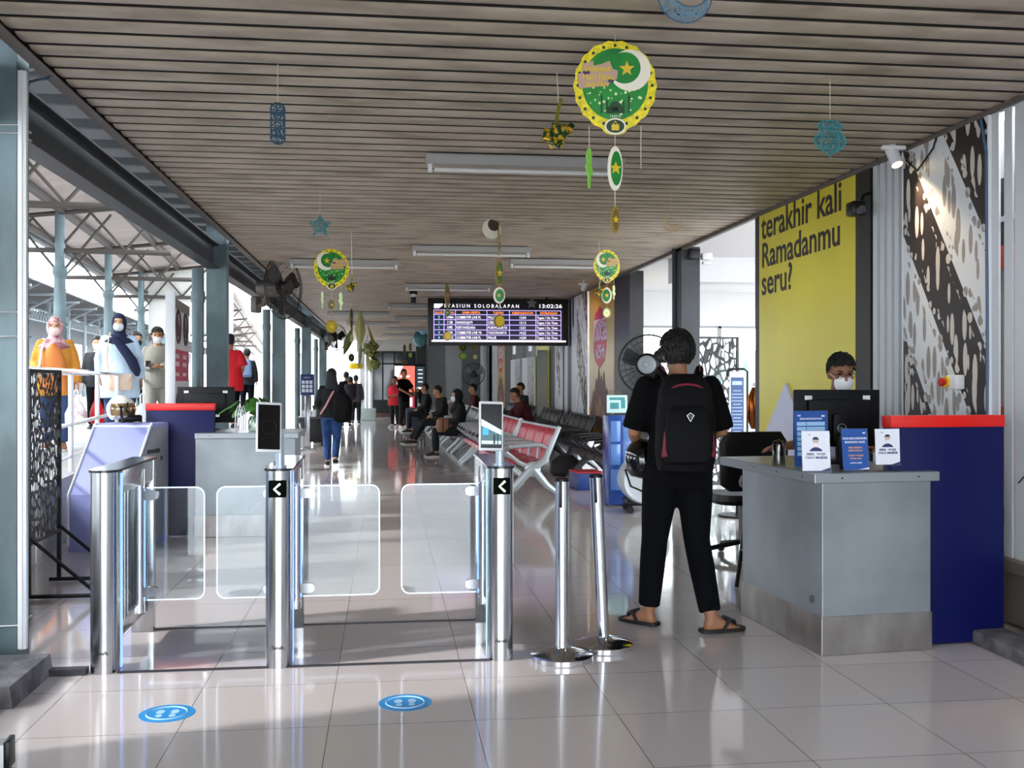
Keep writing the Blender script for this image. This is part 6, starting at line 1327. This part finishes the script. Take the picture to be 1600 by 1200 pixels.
def medallion(label, u, v, d, r, yaw, mir, pend, full=True):
    """u, v = photo position of the disc centre"""
    q = pd(u, v, d); t = thing('medallion', label, 'decoration', q, yaw, None); k = r/.18
    b = B(); n = 72; out = []
    for i in range(n):
        a = 2*PI*i/n; rr = r*(1+.018*math.cos(18*a)); rr *= 1.0+.12*math.exp(-((a-1.5*PI)/.28)**2)
        out.append((rr*math.cos(a), rr*1.08*math.sin(a)))
    b.prism(out, -.004, .004); rim = b.obj('rim', yel, t, smooth=0)
    b = B(); b.ell(0, .005*k, r*.8, r*.87, -.007, -.004, 44); b.ell(0, .005*k, r*.8, r*.87, .004, .007, 44); b.obj('field', grn_, t, smooth=30)
    b = B()
    for i in range(20): a = 2*PI*i/20; b.ell(r*.9*math.cos(a), r*.97*math.sin(a), .007*k, .007*k, -.0065, -.004, 10)
    b.obj('bead', dgr, rim)
    s = -1 if mir else 1
    b = B(); cres_strip(b, s*.36*r, .36*r, .5*r, -s*.13*r, .06*r, -.011, -.007); b.obj('crescent', ivo, t)
    b = B(); b.prism(starpts(s*.28*r, .4*r, .19*r), -.0105, -.007); b.obj('star', gld, t, smooth=0)
    b = B(); x = -s*.42*r
    pl_ = [(-.46, -.26), (-.5, .08), (-.38, .14), (-.36, .34), (-.12, .42), (-.1, .3), (.1, .34), (.28, .42), (.36, .22), (.48, .18), (.46, -.02), (.3, -.08), (.26, -.18), (-.1, -.22)]
    b.prism([(x+p[0]*r, .17*r+p[1]*r) for p in pl_], -.013, -.007); pq = b.obj('plaque', mau, t, smooth=0)
    text([('Selamat', x-.02*r, .33*r, .2*r, 'CENTER'), ('Hari Raya', x, .13*r, .19*r, 'CENTER'), ('Idul Fitri', x-.04*r, -.04*r, .17*r, 'CENTER')], gld, pq, 'lettering', (0, -.0145, 0), bold=.02)
    for e_ in ((x-.28*r, .3*r, .09*r, .05*r), (x+.3*r, .1*r, .1*r, .035*r)): b = B(); b.ell(*e_, -.0138, -.013, 14); b.obj('purple_patch', pur, pq)
    b = B(); b.ell(0, -.52*r, .14*r, .13*r, -.0095, -.007, 18); b.bb((-.2*r, -.0095, -.68*r), (.2*r, -.007, -.52*r))
    for x in (-.33, -.2, .2, .33): b.bb((x*r-.022*r, -.0095, -.68*r), (x*r+.022*r, -.007, (-.3 if abs(x) > .3 else -.42)*r)); b.prism([((x-.03)*r, (-.3 if abs(x) > .3 else -.42)*r), ((x+.03)*r, (-.3 if abs(x) > .3 else -.42)*r), (x*r, (-.2 if abs(x) > .3 else -.34)*r)], -.0095, -.007)
    b.obj('mosque', dgr, t, smooth=0)
    b = B()
    for i in range(34):
        a = i*2.399; rr = r*.74*math.sqrt((i+.5)/34)
        b.ell(rr*math.cos(a), -abs(rr*math.sin(a))*.95-.02*r, (.016+.01*(i % 3))*r, (.016+.01*(i % 3))*r, -.009, -.0068, 7)
    b.obj('speckle', pale, t, smooth=0)
    text([('1443 H', 0, -.78*r, .09*r, 'CENTER')], ivo, t, 'year_lettering', (0, -.0075, 0))
    b = B(); b.ell(0, -1.0*r, .26*r, .2*r, -.012, -.005, 26); bg_ = b.obj('badge', ivo, t, smooth=30); b = B(); b.ell(0, -1.0*r, .22*r, .16*r, -.0135, -.012, 22); bi = b.obj('badge_field', dgr, bg_, smooth=30); b = B(); b.bb((-.09*r, -.0155, -1.1*r), (.09*r, -.0135, -.96*r)); b.tube([(-.06*r, -.0145, -.97*r), (0, -.0145, -.88*r), (.06*r, -.0145, -.97*r)], .012*r, 5); b.obj('lantern_print', gld, bg_, smooth=0)
    string(t, [(0, 0, r*1.08), (-.0, 0, max(HC-q.z-.01, r*1.1))])
    if pend:
        z = -1.2*r
        for (kind, dz, rx, rz, yw_, *rest) in pend:
            if kind == 'm':
                string(t, [(0, 0, z), (0, 0, z-dz)], name='cord'); z -= dz+rz; medal(t, z, rx, rz, yw_, rest[0], s); z -= rz
            else:
                x = rx; string(t, [(x, 0, -.98*r), (x, 0, -.98*r-dz)], name='cord')
                if rest[0]: leafpend(t, x, -.98*r-dz, yw_, rest[0], rz, rz*.2)
    return t
medallion('large green and gold Eid medallion hanging nearest under the ceiling', 961, 134, 4.55, .183, -.12, False,
    [('m', .05, .036, .098, .35, grn_), ('m', .07, .023, .06, .5, M('dull_bronze', '#6f5a2a', .5)), ('l', .1, -.115, .13, .8, lgrn), ('l', .19, .115, .1, 0, None)])
medallion('green medallion with crescent at left, hanging near the large caged fan', 518, 419, 10.9, .19, .3, True,
    [('m', .1, .044, .062, .3, M('olive_dark', '#4d5238', .5)), ('m', .1, .065, .07, .1, M('amber_gold', '#a88f1a', .4)), ('l', .07, -.1, .13, .8, pale), ('l', .07, .1, .14, .1, pale)])
medallion('pale green medallion in front of the gold telecom banner', 948, 415, 11.6, .165, .25, True,
    [('m', .05, .06, .09, -.3, grn_), ('m', .05, .055, .058, .1, pale), ('l', .06, .09, .12, .1, pale), ('l', .05, -.09, .11, .6, MATS['leaf_green'])])
# edge-on medallions
def edgeon(label, u, v, d, parts, cat='decoration'):
    q = pd(u, v, d); t = thing('garland', label, cat, q, 0); string(t, [(0, 0, HC-q.z), (0, 0, 0)]); z = 0
    for (dz, rx, rz, yw_, mat) in parts:
        if dz: string(t, [(0, 0, z), (0, 0, z-dz)], name='cord')
        z -= dz+rz; medal(t, z, rx, rz, yw_, mat, 1); z -= rz
    return t
drk = M('dark_back', '#3a3128', .6)
edgeon('edge-on garland above the middle of the departure board, ending in a gold medal', 780, 345, 9.4, [(.0, .17, .16, 1.42, drk), (.03, .045, .13, .6, MATS['leaf_green']), (.0, .055, .075, -.3, grn_), (.1, .055, .06, .2, gld)])
t = thing('medallion', 'dark round medallion turned away, above the second middle tube light', 'decoration', pd(768, 358, 9.3), .2)
b = B(); b.ell(0, 0, .088, .086, -.004, .004, 36); b.obj('disc', drk, t, smooth=30); b = B(); cres_strip(b, .0, 0, .09, .02, .04, -.008, -.004); b.obj('crescent', ivo, t); string(t, [(0, 0, .086), (0, 0, HC-t.location.z)])
edgeon('brown edge-on garland before the left end of the departure board', 699, 444, 15.4, [(.0, .12, .17, 1.2, M('brown_back', '#6a5836', .5)), (.03, .05, .06, .3, MATS['leaf_green']), (.22, .07, .07, .2, gld)])
edgeon('grey edge-on garland hanging left of the leaf cluster', 549, 466, 20, [(.2, .09, .2, 1.3, M('grey_back', '#54524c', .6)), (.08, .06, .1, .9, pale), (.2, .08, .08, .8, drk)])
edgeon('green garland below the departure board', 723, 536, 24, [(.0, .1, .1, .5, MATS['leaf_green']), (.03, .1, .08, .1, lgrn)])
edgeon('gold garland below the departure board, right of the pedestal fan', 742, 534, 25, [(.0, .09, .1, .4, MATS['dull_gold'] if 'dull_gold' in MATS else gld), (.1, .07, .07, .1, pale)])
edgeon('pale garland before the dark end doors, by the column', 632, 538, 31, [(.0, .08, .14, 1.0, drk), (.2, .1, .1, .2, MATS['olive_dark'])])
edgeon('grey green garland before the dark end doors, left one', 641, 536, 30, [(.0, .07, .12, .9, MATS['grey_back']), (.03, .06, .08, .2, lgrn)])
# leaf cluster (several ketupat leaves)
q_ = pd(563, 500, 21)
lc = thing('leaf_garland', 'cluster of yellow green palm leaf decorations above the pale column', 'decoration', q_, 0)
b = B()
for k, (x, z, L_, w, a) in enumerate(((0, .2, .75, .11, 0), (-.16, -.15, .6, .1, .3), (.15, -.1, .6, .1, -.3), (.02, -.4, .6, .1, .1), (.12, -.65, .45, .08, -.2))):
    Tm = Matrix.Translation((x, .03*k, z)) @ Matrix.Rotation(a, 4, 'Y') @ Matrix.Rotation(.6*k, 4, 'Z')
    b.m = k % 2; b.loft([[V((-w*f, 0, zz)), V((0, -w*f*.4, zz)), V((w*f, 0, zz)), V((0, w*f*.4, zz))] for f, zz in ((.05, 0), (.7, -L_*.3), (1, -L_*.55), (.6, -L_*.8), (.05, -L_))], T=Tm)
b.obj('leaves', [M('straw_green', '#9c9a5c', .6), M('olive_leaf', '#5c6030', .6)], lc)
b = B(); b.sph((.2, 0, -.62), (.17, .14, .17), 12, fn=lambda d: 1+.25*math.sin(5*d.x+7*d.z)); b.sph((.3, .05, -.9), (.1, .08, .12), 10); b.obj('ketupat', M('gold_green_weave', '#8a8a3a', .5, nz=((20, 20, 20), '#3f4a1c', .45, .55)), lc)
string(lc, [(0, 0, .2), (0, 0, HC-q_.z)])
# woven ketupat near the big medallion
wv = M('gold_foil_weave', '#c9a21e', .3, .4, nz=((38, 38, 38), '#123f1a', .47, .53)); stg = M('olive_ribbon', '#7c8022', .5)
def ketupat(label, u, v, d, s, ribbon=True):
    q = pd(u, v, d); t = thing('ketupat', label, 'decoration', q, .3)
    b = B()
    for (x, y, z, r) in ((-.045, 0, -.02, .035), (0, -.02, 0, .042), (.045, .01, .015, .035), (.015, .02, -.04, .032), (-.02, -.01, -.055, .028), (.07, 0, .03, .024)):
        Tm = Matrix.Translation((x*s, y*s, z*s)) @ Matrix.Rotation(x*30, 4, 'Y') @ Matrix.Rotation(z*40+.5, 4, 'X')
        b.box((0, 0, 0), (r*1.6*s, r*1.3*s, r*1.6*s), .006*s, T=Tm)
    b.obj('weave', wv, t, smooth=0)
    b = B(); b.loft([[V((x*s-.008*s, -.004, z*s)), V((x*s+.008*s, -.004, z*s)), V((x*s+.008*s, .004, z*s)), V((x*s-.008*s, .004, z*s))] for x, z in ((0, .03), (-.0, .07), (.01, .12), (.022, .165))]); b.obj('ribbon', stg, t, smooth=0)
    string(t, [(.01*s, 0, .13*s), (0, 0, HC-q.z)], .0022, mat=ivo)
    return t
ketupat('gold and green woven ketupat hanging left of the large medallion', 870, 207, 5.15, 1.05)
ketupat('small dark woven ketupat at the lower right of the left medallion', 549, 447, 10.7, .75)
ketupat('small green woven ketupat at the lower left of the pale medallion', 936, 455, 11.4, .75)
# cut card lanterns, star, crescents
lant = cutmat('cut_teal_card', '#236a70', 70, .09); blat = cutmat('cut_blue_card', '#154a60', 70, .1)
def carddeco(name, label, u, v, d, yaw, fn, sm, om, top):
    q = pd(u, v, d); t = thing(name, label, 'decoration', q, yaw)
    b = B(); out, lines = fn()
    b.prism(out, -.0015, .0015); b.obj('card', sm, t, smooth=0)
    b = B(); b.tube([(p[0], 0, p[1]) for p in out], .0035, 5, close=True)
    for l in lines: b.tube([(p[0], 0, p[1]) for p in l], .003, 5)
    b.obj('outline', om, t); string(t, [(0, 0, top), (0, 0, HC-q.z)]); return t
def f_lant():
    w, h = .036, .1
    return [(-.012, .1), (.012, .1), (.03, .085), (w, .065), (.033, .06), (.033, -.065), (w, -.07), (.03, -.085), (.012, -.1), (-.012, -.1), (-.03, -.085), (-w, -.07), (-.033, -.065), (-.033, .06), (-w, .065), (-.03, .085)], [[(-w, .065), (w, .065)], [(-.033, .05), (.033, .05)], [(-w, -.065), (w, -.065)], [(-.012, .05), (-.012, -.065)], [(.012, .05), (.012, -.065)]]
carddeco('paper_lantern', 'narrow dark blue cut card lantern hanging at upper left', 434, 193, 5.0, .25, f_lant, blat, bluec, .1)
def f_jar():
    h = [(.0, .092), (.03, .088), (.062, .075), (.068, .055), (.052, .04), (.06, .025), (.082, .0), (.086, -.02), (.07, -.045), (.035, -.068), (.01, -.078), (0, -.1)]
    return h+[(-x, z) for x, z in h[-2:0:-1]], [[(-.066, .06), (.066, .06)], [(-.05, .04), (.05, .04)], [(-.045, .03), (-.048, -.05)], [(.045, .03), (.048, -.05)], [(-.06, -.05), (.06, -.05)]]
carddeco('paper_lantern', 'round teal cut card lantern hanging at upper right', 1297, 216, 5.25, 0, f_jar, lant, teal, .092)
carddeco('paper_star', 'teal cut card star hanging at left above the medallion', 500, 353, 8.3, .1, lambda: (starpts(0, 0, .1, .5), [starpts(0, 0, .055, .5)+[starpts(0, 0, .055, .5)[0]]]), lant, teal, .1)
carddeco('paper_star', 'dark card star hanging before the top right of the departure board', 831, 474, 17.5, 0, lambda: (starpts(0, 0, .1, .5), []), M('dark_card', '#5d5d62', .6), drk, .1)
def moon(label, u, v, d, Rr, m1, m2, star):
    q = pd(u, v, d); t = thing('paper_crescent', label, 'decoration', q, 0)
    b = B(); cres_strip(b, 0, 0, Rr, Rr*.22, Rr*.3, -.002, .002, gap=.6); b.obj('card', m1, t, smooth=0)
    p = crescent(0, 0, Rr, 0, Rr*.22, Rr*.3, 26, .6); b = B(); b.tube([(a, 0, c) for a, c in p], .003, 5, close=True)
    if star:
        b.tube([(a, 0, c) for a, c in starpts(Rr*.2, .0, Rr*.55)], .003, 5, close=True)
    b.obj('outline', m2, t); string(t, [(-Rr*.3, 0, Rr*.9), (0, 0, HC-q.z)]); return t
moon('blue cut card crescent cut off by the top edge', 1070, -8, 4.05, .11, cutmat('cut_pale_blue', '#5f7f92', 60, .12), M('slate_blue_card', '#3a5a70', .6), False)
moon('pale cut card crescent with a star, hanging before the annex opening', 1050, 348, 8.6, .08, cutmat('cut_cream', '#cdb998', 70, .12), M('cream_card', '#c2ab8a', .6), True)
q_ = pd(656, 529, 32)
bl_ = thing('balloon', 'teal balloon hanging at the far left of the board', 'balloon', q_, 0, None)
b = B(); b.sph((0, 0, 0), (.22, .22, .26), 16); b.cyl((0, 0, -.3), (0, 0, -.25), .02, .01, 8); b.obj('skin', M('teal_balloon', '#3f7a80', .3), bl_); string(bl_, [(0, 0, .25), (0, 0, HC-q_.z)])
q_ = pd(661, 516, 31.5); bl2 = thing('balloon', 'pale blue balloon touching the left edge of the board', 'balloon', q_, 0)
b = B(); b.sph((0, 0, 0), (.12, .12, .14), 14); b.obj('skin', M('sky_balloon', '#6fb4d6', .3), bl2); string(bl2, [(0, 0, .13), (0, 0, HC-q_.z)])
